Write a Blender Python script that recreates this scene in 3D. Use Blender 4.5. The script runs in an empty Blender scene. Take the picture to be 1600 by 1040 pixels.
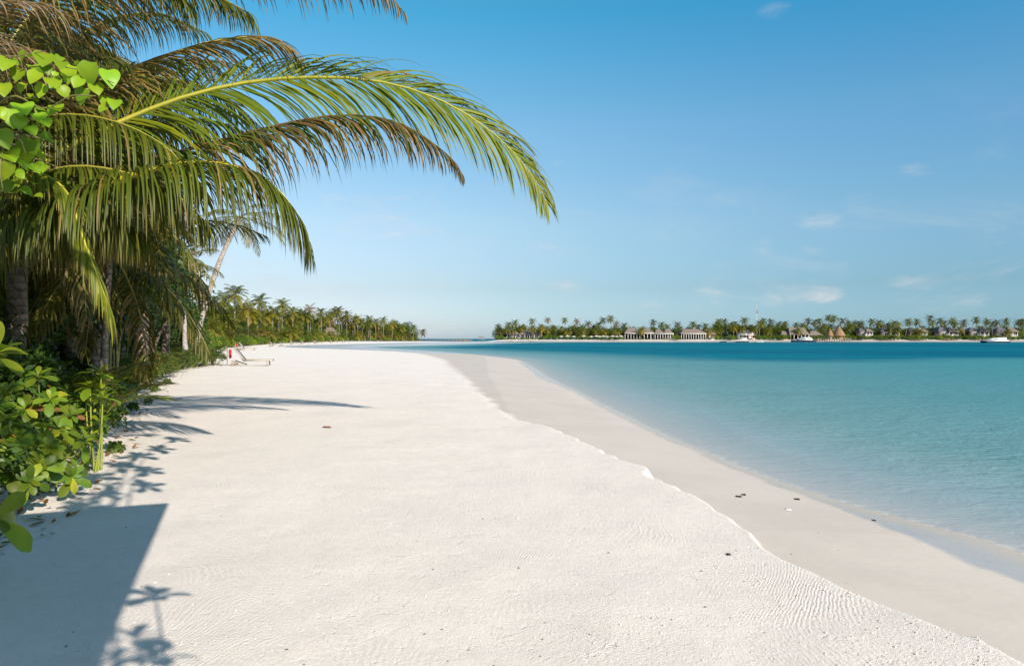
import bpy, math, random
import numpy as np
from mathutils import Vector, noise as mnoise

# ------------------------------------------------------------------ camera, light, exposure
SC = bpy.context.scene
COL = SC.collection
F = 1100.0                      # focal length in photograph pixels (1600 wide)
HZ = 529.0                      # horizon row in the photograph
CAMZ = 1.6
cam_d = bpy.data.cameras.new('camera'); cam = bpy.data.objects.new('camera', cam_d); COL.objects.link(cam)
cam_d.sensor_width = 36; cam_d.lens = 36*F/1600; cam_d.shift_y = 9/1600
cam_d.clip_start = 0.05; cam_d.clip_end = 60000
cam.location = (0, 0, CAMZ); cam.rotation_euler = (math.pi/2, 0, 0)
SC.camera = cam

SUN_EL = math.radians(28)
LD = np.array([-0.6*math.cos(SUN_EL), 0.8*math.cos(SUN_EL), -math.sin(SUN_EL)])   # direction the light travels
sun_d = bpy.data.lights.new('sun', 'SUN'); sun = bpy.data.objects.new('sun', sun_d); COL.objects.link(sun)
sun_d.energy = 4.9; sun_d.angle = math.radians(0.45); sun_d.color = (1.0, 0.91, 0.80)
sun.rotation_euler = Vector(LD).to_track_quat('-Z', 'Y').to_euler()
SC.view_settings.view_transform = 'Standard'; SC.view_settings.look = 'None'
SC.view_settings.exposure = 0.67; SC.view_settings.gamma = 1.0
SC.cycles.max_bounces = 8; SC.cycles.transparent_max_bounces = 12
SC.cycles.diffuse_bounces = 3; SC.cycles.glossy_bounces = 3; SC.cycles.transmission_bounces = 4
SC.cycles.use_denoising = True

world = bpy.data.worlds.new('World'); SC.world = world; world.use_nodes = True

class NT:
    """small helper for node trees"""
    def __init__(s, tree): s.t = tree; s.n = tree.nodes; s.l = tree.links
    def node(s, typ, **kw):
        n = s.n.new(typ)
        for k, v in kw.items():
            if k.startswith('i_'): n.inputs[k[2:].replace('_', ' ')].default_value = v
            else: setattr(n, k, v)
        return n
    def link(s, a, b): s.l.new(a, b)
    def math(s, op, a, b=None, c=None, clamp=False):
        n = s.n.new('ShaderNodeMath'); n.operation = op; n.use_clamp = clamp
        for i, v in enumerate((a, b, c)):
            if v is None: continue
            if isinstance(v, (int, float)): n.inputs[i].default_value = v
            else: s.l.new(v, n.inputs[i])
        return n.outputs[0]
    def mix(s, f, a, b, blend='MIX'):
        n = s.n.new('ShaderNodeMix'); n.data_type = 'RGBA'; n.blend_type = blend
        for i, v in ((0, f), (6, a), (7, b)):
            if isinstance(v, (int, float)): n.inputs[i].default_value = v
            elif isinstance(v, tuple): n.inputs[i].default_value = (*v[:3], 1)
            else: s.l.new(v, n.inputs[i])
        return n.outputs[2]
    def noise(s, vec, scale, detail=4, rough=0.55, dist=0.0, dim='3D'):
        n = s.n.new('ShaderNodeTexNoise'); n.noise_dimensions = dim
        n.inputs['Scale'].default_value = scale; n.inputs['Detail'].default_value = detail
        n.inputs['Roughness'].default_value = rough; n.inputs['Distortion'].default_value = dist
        if vec is not None: s.l.new(vec, n.inputs['Vector'])
        return n.outputs[0]
    def ramp(s, f, stops):
        n = s.n.new('ShaderNodeValToRGB'); e = n.color_ramp.elements
        while len(e) > 1: e.remove(e[-1])
        for i, (p, c) in enumerate(stops):
            el = e[0] if i == 0 else e.new(p)
            el.position = p; el.color = (c, c, c, 1) if isinstance(c, (int, float)) else (*c, 1)
        s.l.new(f, n.inputs[0]); return n.outputs[0]
    def smooth(s, v, a, b):
        n = s.n.new('ShaderNodeMapRange'); n.interpolation_type = 'SMOOTHSTEP'
        s.l.new(v, n.inputs[0]); n.inputs[1].default_value = a; n.inputs[2].default_value = b
        return n.outputs[0]

# sky with a few small clouds; everything depends on the direction only
w = NT(world.node_tree); w.n.clear()
sky = w.node('ShaderNodeTexSky', sky_type='NISHITA', sun_disc=False, sun_elevation=SUN_EL,
             sun_rotation=math.atan2(-LD[0], -LD[1]), altitude=0, air_density=1.0, dust_density=0.6, ozone_density=2.2)
tc = w.node('ShaderNodeTexCoord')
sx = w.node('ShaderNodeSeparateXYZ'); w.link(tc.outputs['Generated'], sx.inputs[0])
az = w.math('ARCTAN2', sx.outputs[0], sx.outputs[1]); el = w.math('ARCSINE', sx.outputs[2])
cv = w.node('ShaderNodeCombineXYZ'); w.link(az, cv.inputs[0]); w.link(w.math('MULTIPLY', el, 2.6), cv.inputs[1])
nz = w.noise(cv.outputs[0], 17, 6, 0.62, 0.4); nz2 = w.noise(cv.outputs[0], 6, 5, 0.6, 0.6)
def ang(px, py):
    x, y, z = (px-800)/F, 1.0, (HZ-py)/F
    return math.atan2(x, y), math.asin(z/math.sqrt(x*x+y*y+z*z))
cloud = None
for (px, py, rx, ry, amt) in [(1272, 341, 52, 22, .50), (1285, 461, 44, 24, 1.0), (1225, 462, 90, 26, .5), (590, 350, 95, 34, .62), (575, 320, 95, 50, .42),
                              (1105, 463, 75, 28, .55), (868, 446, 60, 18, .5), (1210, 18, 30, 16, .32), (1515, 466, 32, 18, .75),
                              (1427, 268, 34, 16, .35), (850, 392, 120, 26, .3), (880, 256, 34, 10, .3), (630, 312, 60, 7, .6), (665, 362, 40, 9, .6),
                              (1275, 392, 40, 16, .3), (1440, 442, 50, 18, .5), (640, 446, 90, 14, .3), (1180, 432, 80, 18, .35), (640, 430, 120, 12, .3)]:
    a0, e0 = ang(px, py); ra, re = rx/F, ry/F
    u = w.math('DIVIDE', w.math('SUBTRACT', az, a0), ra); v = w.math('DIVIDE', w.math('SUBTRACT', el, e0), re)
    r2 = w.math('ADD', w.math('MULTIPLY', u, u), w.math('MULTIPLY', v, v))
    g = w.math('SUBTRACT', 1.0, r2)
    m = w.math('ADD', w.math('MULTIPLY', g, 0.75), w.math('MULTIPLY', w.math('SUBTRACT', nz, 0.56), 2.6))
    m = w.math('MULTIPLY', w.smooth(m, 0.0, 1.7), w.smooth(g, -0.3, 0.8)); m = w.math('MULTIPLY', m, amt*.85)
    cloud = m if cloud is None else w.math('MAXIMUM', cloud, m)
band = w.math('MULTIPLY', w.smooth(nz2, 0.50, 0.78), w.math('SUBTRACT', 1.0, w.smooth(el, 0.05, 0.34)))
cloud = w.math('MAXIMUM', cloud, w.math('MULTIPLY', band, 0.36))
sat = w.node('ShaderNodeHueSaturation'); sat.inputs['Saturation'].default_value = 1.0
w.link(sky.outputs[0], sat.inputs['Color'])
tone = w.ramp(el, [(0, (.45, .60, .90)), (.07, (.48, .54, .62)), (.16, (.70, .73, .70)), (.29, (.66, .88, .85)), (.43, (.29, .95, .97)), (.62, (.45, .80, .85)), (.9, (.85, .80, .72))])
tone = w.mix(w.smooth(el, .30, .02), tone, w.mix(w.smooth(az, .15, -.35), tone, w.mix(1.0, tone, (1.26, 1.07, 1.03), 'MULTIPLY')))
tone = w.mix(w.smooth(az, -.15, .65), tone, w.mix(1.0, tone, (.72, .92, 1.02), 'MULTIPLY'))
graded = w.mix(1.0, sat.outputs[0], tone, 'MULTIPLY')
ccol = w.mix(w.smooth(nz, .45, .75), (3.4, 3.6, 3.9), (4.9, 4.5, 4.3))
out = w.mix(cloud, graded, ccol)
bg = w.node('ShaderNodeBackground'); bg.inputs['Strength'].default_value = 0.117
w.link(out, bg.inputs[0]); wo = w.node('ShaderNodeOutputWorld'); w.link(bg.outputs[0], wo.inputs[0])

# ------------------------------------------------------------------ helpers
rng = np.random.default_rng(7); random.seed(7)
def G(px, py, z=0.0):
    Y = (CAMZ - z)*F/(py - HZ); return np.array([(px-800)/F*Y, Y])
def P(px, py, Y): return np.array([(px-800)/F*Y, Y, CAMZ + (HZ-py)/F*Y])

def setp(o, label=None, cat=None, group=None, kind=None):
    if label and len(label.replace('-', ' ').split()) > 15: print('LONG', len(label.replace('-', ' ').split()), label)
    if label: o['label'] = label
    if cat: o['category'] = cat
    if group: o['group'] = group
    if kind: o['kind'] = kind
    return o
def empty(name, loc=(0, 0, 0), rz=0, label=None, cat=None, group=None):
    o = bpy.data.objects.new(name, None); COL.objects.link(o); o.empty_display_size = .2
    o.location = loc; o.rotation_euler = (0, 0, rz); return setp(o, label, cat, group)
def mesh(name, V, Fc, mat, parent=None, col=None, smooth=True, attrs=None):
    V = np.asarray(V, dtype=np.float32).reshape(-1, 3); me = bpy.data.meshes.new(name)
    Fa = None
    try:
        Fa = np.asarray(Fc, dtype=np.int32)
        if Fa.ndim != 2: Fa = None
    except Exception: Fa = None
    if Fa is not None:
        n, k = Fa.shape
        me.vertices.add(len(V)); me.vertices.foreach_set('co', V.ravel())
        me.loops.add(n*k); me.loops.foreach_set('vertex_index', Fa.ravel())
        me.polygons.add(n); me.polygons.foreach_set('loop_start', np.arange(0, n*k, k, dtype=np.int32))
        me.update(calc_edges=True)
    else:
        me.from_pydata([tuple(map(float, v)) for v in V], [], [tuple(int(i) for i in f) for f in Fc]); me.update()
    if smooth: me.polygons.foreach_set('use_smooth', np.ones(len(me.polygons), dtype=bool))
    if col is not None:
        a = me.color_attributes.new('Col', 'FLOAT_COLOR', 'POINT')
        c = np.ones((len(V), 4), dtype=np.float32); c[:, :3] = col; a.data.foreach_set('color', c.ravel())
    if attrs:
        for k_, v_ in attrs.items():
            a = me.attributes.new(k_, 'FLOAT', 'POINT'); a.data.foreach_set('value', np.asarray(v_, dtype=np.float32).ravel())
    me.materials.append(mat)
    o = bpy.data.objects.new(name, me); COL.objects.link(o)
    if parent is not None: o.parent = parent
    return o
def copy_tree(o, parent=None):
    c = o.copy(); COL.objects.link(c); c.parent = parent
    for ch in [x for x in kids.get(o.name, [])]: copy_tree(ch, c)
    return c
kids = {}
def register(root):
    for o in bpy.data.objects:
        if o.parent is not None: kids.setdefault(o.parent.name, [])
        if o.parent is not None and o not in kids[o.parent.name]: kids[o.parent.name].append(o)

class MB:
    """collects shapes for ONE mesh"""
    def __init__(s): s.v = []; s.f = []
    def add(s, V, Fc):
        b = len(s.v); s.v += [tuple(map(float, p)) for p in V]; s.f += [tuple(b+i for i in f) for f in Fc]; return s
    def box(s, c, size, rz=0, rx=0):
        sx_, sy, sz = [q/2 for q in size]
        pts = [(-sx_, -sy, -sz), (sx_, -sy, -sz), (sx_, sy, -sz), (-sx_, sy, -sz), (-sx_, -sy, sz), (sx_, -sy, sz), (sx_, sy, sz), (-sx_, sy, sz)]
        ca, sa, cx, sxx = math.cos(rz), math.sin(rz), math.cos(rx), math.sin(rx); o = []
        for x, y, z in pts:
            x, z = x*cx + z*sxx, -x*sxx + z*cx          # pitch about the y axis
            o.append((c[0]+x*ca-y*sa, c[1]+x*sa+y*ca, c[2]+z))
        return s.add(o, [(0, 3, 2, 1), (4, 5, 6, 7), (0, 1, 5, 4), (1, 2, 6, 5), (2, 3, 7, 6), (3, 0, 4, 7)])
    def tube(s, pts, radii, n=8, cap=True):
        V, Fc = tube_np(pts, radii, n); s.add(V, Fc)
        if cap:
            b = len(s.v) - len(V); s.f.append(tuple(b+i for i in range(n))[::-1]); s.f.append(tuple(b+len(V)-n+i for i in range(n)))
        return s
    def hip(s, c, wx, wy, h, ridge, over=0, th=0.25):
        """hip roof: eaves rectangle wx*wy at height c[2], ridge length, rounded slightly"""
        x, y, z = c; a, b = wx/2+over, wy/2+over; r = ridge/2
        V = [(x-a, y-b, z-th), (x+a, y-b, z-th), (x+a, y+b, z-th), (x-a, y+b, z-th), (x-a, y-b, z), (x+a, y-b, z), (x+a, y+b, z), (x-a, y+b, z),
             (x-r, y, z+h), (x+r, y, z+h)]
        return s.add(V, [(0, 3, 2, 1), (0, 1, 5, 4), (1, 2, 6, 5), (2, 3, 7, 6), (3, 0, 4, 7), (4, 5, 9, 8), (6, 7, 8, 9), (5, 6, 9), (7, 4, 8)])
    def cone(s, c, r, h, n=20, r2=0.0, bulge=0.0):
        x, y, z = c; V = []; m = 5
        for j in range(m):
            t = j/(m-1); rr = r*(1-t)+r2*t + bulge*math.sin(math.pi*t)
            V += [(x+rr*math.cos(2*math.pi*i/n), y+rr*math.sin(2*math.pi*i/n), z+h*t) for i in range(n)]
        Fc = [(j*n+i, j*n+(i+1) % n, (j+1)*n+(i+1) % n, (j+1)*n+i) for j in range(m-1) for i in range(n)]
        Fc.append(tuple(range(n))[::-1]); Fc.append(tuple((m-1)*n+i for i in range(n)))
        return s.add(V, Fc)
    def build(s, name, mat, parent=None, smooth=False): return mesh(name, s.v, s.f, mat, parent, smooth=smooth)

def catmull(pts, n):
    pts = np.asarray(pts, float); K = len(pts)
    Pp = np.vstack([2*pts[0]-pts[1], pts, 2*pts[-1]-pts[-2]])
    seg = np.linalg.norm(np.diff(pts, axis=0), axis=1); cum = np.concatenate([[0], np.cumsum(seg)]); t = np.linspace(0, cum[-1], n)
    i = np.clip(np.searchsorted(cum, t, side='right')-1, 0, K-2); u = ((t-cum[i])/seg[i])[:, None]
    p0, p1, p2, p3 = Pp[i], Pp[i+1], Pp[i+2], Pp[i+3]
    return 0.5*(2*p1 + (p2-p0)*u + (2*p0-5*p1+4*p2-p3)*u**2 + (-p0+3*p1-3*p2+p3)*u**3)
def norm(a): return a/np.maximum(np.linalg.norm(a, axis=-1, keepdims=True), 1e-9)
def tube_np(pts, radii, n=8, flat=1.0):
    pts = np.asarray(pts, float); m = len(pts); T = norm(np.gradient(pts, axis=0))
    ref = np.where(np.abs(T[:, 2:3]) > .9, np.array([[1., 0, 0]]), np.array([[0, 0, 1.]]))
    A = norm(np.cross(T, ref))
    for k in range(1, m):
        if np.dot(A[k], A[k-1]) < 0: A[k] = -A[k]
    B = np.cross(T, A); th = np.linspace(0, 2*np.pi, n, endpoint=False); r = np.asarray(radii, float).reshape(-1, 1, 1)*np.ones((m, 1, 1))
    V = pts[:, None] + r*(np.cos(th)[None, :, None]*A[:, None] + flat*np.sin(th)[None, :, None]*B[:, None])
    j, i = np.meshgrid(np.arange(m-1), np.arange(n), indexing='ij')
    Fc = np.stack([j*n+i, j*n+(i+1) % n, (j+1)*n+(i+1) % n, (j+1)*n+i], -1).reshape(-1, 4)
    return V.reshape(-1, 3), Fc

# ------------------------------------------------------------------ materials
def material(name):
    m = bpy.data.materials.new(name); m.use_nodes = True; t = NT(m.node_tree); t.n.clear()
    o = t.node('ShaderNodeOutputMaterial'); p = t.node('ShaderNodeBsdfPrincipled'); t.link(p.outputs[0], o.inputs[0])
    return m, t, p, o
def leaf_mat(name, trans=0.35, rough=0.42, spec=0.35, var=0.35, scale=3.0):
    m, t, p, o = material(name)
    a = t.node('ShaderNodeAttribute', attribute_name='Col'); g = t.node('ShaderNodeTexCoord')
    n = t.noise(g.outputs['Object'], scale, 3)
    c = t.mix(t.math('MULTIPLY', t.smooth(n, .3, .75), var), a.outputs['Color'], t.mix(1.0, a.outputs['Color'], (1.5, 1.15, .55), 'MULTIPLY'))
    t.link(c, p.inputs['Base Color']); p.inputs['Roughness'].default_value = rough; p.inputs['Specular IOR Level'].default_value = spec
    tr = t.node('ShaderNodeBsdfTranslucent'); t.link(t.mix(1.0, c, (1.7, 1.6, .6), 'MULTIPLY'), tr.inputs[0])
    mx = t.node('ShaderNodeMixShader'); mx.inputs[0].default_value = trans
    t.link(p.outputs[0], mx.inputs[1]); t.link(tr.outputs[0], mx.inputs[2]); t.link(mx.outputs[0], o.inputs[0]); return m
M_FROND = leaf_mat('palm_leaf', .26, .45, .28)
M_LEAF = leaf_mat('broad_leaf', .28, .42, .22, .6, 9.0)
M_FAR = leaf_mat('distant_leaf', .28, .6, .2, .5, .5)
def plain(name, c, rough=.6, nscale=4, namt=.25, bump=0.0, bscale=20, c2=None, metal=0, stretch=None):
    m, t, p, o = material(name); g = t.node('ShaderNodeTexCoord'); vec = g.outputs['Object']
    if stretch:
        mp = t.node('ShaderNodeMapping'); mp.inputs['Scale'].default_value = stretch; t.link(vec, mp.inputs[0]); vec = mp.outputs[0]
    n = t.noise(vec, nscale, 5, .6)
    c2 = c2 or tuple(q*(1-namt) for q in c)
    t.link(t.mix(t.smooth(n, .3, .7), c, c2), p.inputs['Base Color']); p.inputs['Roughness'].default_value = rough; p.inputs['Metallic'].default_value = metal
    if bump:
        b = t.node('ShaderNodeBump'); b.inputs['Strength'].default_value = bump; b.inputs['Distance'].default_value = .02
        t.link(t.noise(vec, bscale, 4), b.inputs['Height']); t.link(b.outputs[0], p.inputs['Normal'])
    return m
def bark_mat():
    m, t, p, o = material('palm_bark'); g = t.node('ShaderNodeTexCoord')
    n = t.noise(g.outputs['Object'], 9, 5, .65); a = t.node('ShaderNodeAttribute', attribute_name='Col')
    wv = t.node('ShaderNodeTexWave', bands_direction='Z'); wv.inputs['Scale'].default_value = 2.6; wv.inputs['Distortion'].default_value = 2.2; wv.inputs['Detail'].default_value = 2
    t.link(g.outputs['Object'], wv.inputs[0])
    c = t.mix(t.smooth(n, .35, .7), a.outputs['Color'], t.mix(1.0, a.outputs['Color'], (.45, .42, .4), 'MULTIPLY'))
    c = t.mix(t.math('MULTIPLY', t.smooth(wv.outputs[1], .75, .95), .55), c, t.mix(1.0, c, (.4, .36, .32), 'MULTIPLY'))
    t.link(c, p.inputs['Base Color']); p.inputs['Roughness'].default_value = .85
    b = t.node('ShaderNodeBump'); b.inputs['Strength'].default_value = .6; b.inputs['Distance'].default_value = .03
    t.link(t.math('ADD', wv.outputs[1], n), b.inputs['Height']); t.link(b.outputs[0], p.inputs['Normal']); return m
M_BARK = bark_mat()
M_RACHIS = leaf_mat('palm_midrib', .05, .4, .4, .3)
M_THATCH = plain('thatch', (.20, .155, .125), .9, 1.2, .35, .6, 6)
M_THATCH_GOLD = plain('golden_thatch', (.27, .16, .08), .9, 1.2, .35, .6, 6)
M_SLATE = plain('dark_thatch', (.115, .11, .125), .9, 1.0, .4, .5, 6)  # darker copy of the thatch, shade painted into the villas' left roofs
M_WHITE = plain('white_paint', (.72, .70, .66), .6, 2, .12)
M_CREAM = plain('cream_wall', (.42, .34, .28), .7, 1, .2)
M_PINK = plain('pale_pink_wall', (.62, .46, .42), .7, 1, .15)
M_WOOD = plain('weathered_wood', (.30, .23, .17), .75, 3, .4, .3, 20)
M_DARKWOOD = plain('dark_wood', (.075, .05, .035), .6, 3, .4)
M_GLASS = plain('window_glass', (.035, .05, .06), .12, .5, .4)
M_HULL = plain('dark_hull', (.02, .035, .06), .3, 1, .3)
M_BOATWHITE = plain('gel_coat', (.78, .78, .77), .25, 1, .05)
M_CANVAS = plain('canvas', (.55, .52, .47), .8, 6, .12, .2, 120)
M_SLING = plain('grey_sling', (.22, .22, .22), .8, 30, .2)
M_TEAK = plain('bleached_teak', (.42, .36, .29), .6, 5, .3, .2, 30)
M_RED = plain('red_plastic', (.42, .02, .03), .4, 3, .2)
M_ROCK = plain('reef_rock', (.16, .13, .10), .9, 1.2, .5, .8, 3, c2=(.05, .06, .035))
M_DEBRIS = plain('dried_seaweed', (.035, .022, .018), .8, 60, .3)
M_DRYLEAF = plain('dry_leaf', (.22, .10, .06), .7, 30, .4)
M_STEEL = plain('galvanised_steel', (.45, .48, .46), .5, 1, .1, metal=.2)
M_SOIL = plain('leaf_litter', (.07, .05, .035), .95, 6, .5, .5, 20)

# ------------------------------------------------------------------ shore lines (world metres)
ZW = -0.40
def smooth_line(pts, n):
    p = np.array(pts, float); K = len(p); t = np.linspace(0, K-1, (K-1)*n+1); i = np.clip(t.astype(int), 0, K-2); u = (t-i)[:, None]
    Pp = np.vstack([2*p[0]-p[1], p, 2*p[-1]-p[-2]]); p0, p1, p2, p3 = Pp[i], Pp[i+1], Pp[i+2], Pp[i+3]
    return 0.5*(2*p1 + (p2-p0)*u + (2*p0-5*p1+4*p2-p3)*u**2 + (-p0+3*p1-3*p2+p3)*u**3)
near_px = [(1600, 865), (1525, 840), (1439, 818), (1337, 790), (1277, 771), (1190, 742), (1131, 717), (1060, 688), (1000, 660), (940, 630),
           (900, 610), (862, 592), (838, 577), (818, 566), (795, 560)]
near = [tuple(G(a, b, ZW)) for a, b in near_px]
W_LINE = [(40, -400), (14, -60), (8.5, -20), (6.2, -4), (5.2, 3)] + near + [tuple(G(740, 554.6, ZW)), tuple(G(690, 551, ZW)), tuple(G(640, 547.8, ZW)),
          tuple(G(604, 545.2, ZW)), (-31.5, 146), (-35, 165), (-34.5, 185), tuple(G(640, 539.9, ZW)), tuple(G(700, 537.9, ZW)), tuple(G(745, 536.4, ZW)), tuple(G(800, 535.5, ZW)),
          (14, 382), (80, 398), (170, 401), (290, 402), (500, 398), (1500, 380)]
W_LINE = smooth_line(W_LINE, 3)
LAND = np.vstack([W_LINE, [(1500, 620), (300, 600), (60, 570), (0, 560), (-14, 455), (-32, 415), (-60, 470), (-130, 520), (-300, 520), (-900, 400), (-900, -400)]])
scarp_px = [(1600, 1020), (1500, 982), (1400, 943), (1320, 910), (1240, 870), (1180, 832), (1120, 790), (1060, 757), (1000, 725), (930, 690), (870, 668), (815, 650),
            (775, 626), (738, 592), (715, 573), (690, 557)]
S_LINE = [(34, -400), (9, -60), (4.6, -20), (3.2, -4), (2.75, 1.5)] + [tuple(G(a, b, 0)) for a, b in scarp_px] + [(-15, 92), (-42, 135), (-50, 165), (-48, 200), (-45, 235), (-38, 300), (-24, 360),
          (-4, 410), (80, 418), (170, 420), (290, 421), (500, 417), (1500, 400)]
S_LINE = smooth_line(S_LINE, 3)
TERR = np.vstack([S_LINE, [(1500, 600), (300, 580), (60, 550), (0, 530), (-16, 430), (-34, 400), (-62, 452), (-130, 500), (-300, 500), (-880, 390), (-880, -400)]])
# landward edge of the wet strip that the last wave left
wet_px = [(1600, 914), (1525, 891), (1442, 854), (1330, 801), (1262, 771), (1190, 745), (1131, 722), (1085, 700), (1037, 682), (1000, 664), (940, 634), (900, 612)]
WET_L = [(36, -400), (12, -60), (7.6, -20), (5.3, -4), (4.5, 3)] + [tuple(G(a, b, ZW+.06)) for a, b in wet_px] + [(x-.5, y-.5) for x, y in near[11:]] + [(-60, 140), (-70, 200)]
WET_L = smooth_line(WET_L, 3)
WETP = np.vstack([WET_L, [(-900, 200), (-900, -400)]])

def sdist(Pt, poly, signed=True, chunk=20000):
    """signed distance to a polygon, positive inside"""
    A = poly; B = np.roll(poly, -1, axis=0); out = np.empty(len(Pt)); D = B-A; L2 = np.maximum((D**2).sum(1), 1e-12)
    for s in range(0, len(Pt), chunk):
        p = Pt[s:s+chunk]; ap = p[:, None]-A[None]
        t = np.clip((ap*D).sum(-1)/L2, 0, 1); d = np.sqrt((((ap-t[..., None]*D))**2).sum(-1).min(1))
        c = ((A[None, :, 1] > p[:, 1:2]) != (B[None, :, 1] > p[:, 1:2]))
        xi = A[:, 0] + (p[:, 1:2]-A[:, 1])*D[:, 0]/np.where(np.abs(D[:, 1]) < 1e-12, 1e-12, D[:, 1])
        ins = (c & (p[:, 0:1] < xi)).sum(1) % 2 == 1
        out[s:s+chunk] = np.where(ins, d, -d)
    return out
def vnoise(x, y, seed=0):
    """cheap smooth value noise"""
    xi = np.floor(x).astype(np.int64); yi = np.floor(y).astype(np.int64); fx = x-xi; fy = y-yi
    fx = fx*fx*(3-2*fx); fy = fy*fy*(3-2*fy)
    def h(a, b):
        n = (a*374761393 + b*668265263 + seed*1442695041) & 0xffffffff
        n = ((n ^ (n >> 13))*1274126177) & 0xffffffff
        return ((n ^ (n >> 16)) & 0xffff)/65535.0
    return (h(xi, yi)*(1-fx)+h(xi+1, yi)*fx)*(1-fy)+(h(xi, yi+1)*(1-fx)+h(xi+1, yi+1)*fx)*fy
def sstep(v, a, b):
    t = np.clip((v-a)/(b-a), 0, 1); return t*t*(3-2*t)

def terrain_z(x, y):
    p = np.c_[x, y]; r = np.hypot(x, y)
    d = sdist(p, LAND)
    wob = (vnoise(x*1.7, y*1.7, 3)-.5)*.34 + (vnoise(x*5.5, y*5.5, 4)-.5)*.10 + (vnoise(x*16, y*16, 5)-.5)*.035
    s = sdist(p, TERR) + wob*np.clip(r/14, .35, 1.0)
    swash = np.where(d > 0, ZW + .125*d - .0035*np.clip(d, 0, 12)**2, ZW + .11*d - np.clip(-d-3, 0, 40)*.05)
    swash = np.maximum(swash, -7.0); swash = np.minimum(swash, -.038)
    wd = np.clip(.10 + .10*vnoise(x*2.3, y*2.3, 12) + (r-9)*.02, .10, 3.0)
    m = sstep(s, 0, wd)
    terr = .003*np.exp(-((s-.22)/.22)**2) + (vnoise(x*.35, y*.35, 7)-.5)*.035*sstep(s, .5, 3) + (vnoise(x*1.6, y*1.6, 8)-.5)*.012 + (vnoise(x*4, y*4, 9)-.5)*.006
    terr = terr + .0060*np.clip(d-17, 0, 95)*sstep(y, 50, 120)
    terr = terr*np.clip(1-np.clip(y-330, 0, 100)/400, 0, 1) + .88*sstep(y, 395, 426)*sstep(x, -18, -6)*(s > 0)
    z = swash*(1-m) + terr*m
    far = sstep(-d, 60, 200); z = z*(1-far) + -7*far
    return z, d, s, m

# polar sheet of ground, fine in front of the camera, reaching far out
def polar_sheet(r0, r1, ratio, a_fine, da_fine, da_coarse):
    rr = [r0]
    while rr[-1] < r1: rr.append(rr[-1]*ratio(rr[-1]))
    a1 = np.arange(-a_fine, a_fine+1e-6, da_fine); a2 = np.arange(a_fine+da_coarse, 360-a_fine-da_coarse/2, da_coarse)
    th = np.radians(np.concatenate([a1, a2])); rr = np.array(rr); R, T = np.meshgrid(rr, th, indexing='ij')
    x = (R*np.sin(T)).ravel(); y = (R*np.cos(T)).ravel(); n = len(th); m = len(rr)
    j, i = np.meshgrid(np.arange(m-1), np.arange(n), indexing='ij')
    Fc = np.stack([j*n+i, (j+1)*n+i, (j+1)*n+(i+1) % n, j*n+(i+1) % n], -1).reshape(-1, 4)[:, ::-1]
    return x, y, Fc, n
x, y, Fc, nth = polar_sheet(.01, 30000, lambda r: 1.25 if r < 1.2 else 1.007 if 3 < r < 12 else (1.012 if r < 130 else (1.02 if r < 700 else 1.4)), 40, .14, 4.0)
z, d, s, m = terrain_z(x, y)
wet = sdist(np.c_[x, y], WETP)
ctr = len(x); x = np.append(x, 0); y = np.append(y, 0); z = np.append(z, z[0]); d = np.append(d, d[0]); s = np.append(s, s[0]); m = np.append(m, m[0]); wet = np.append(wet, wet[0])
Fl = Fc.tolist() + []
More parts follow.
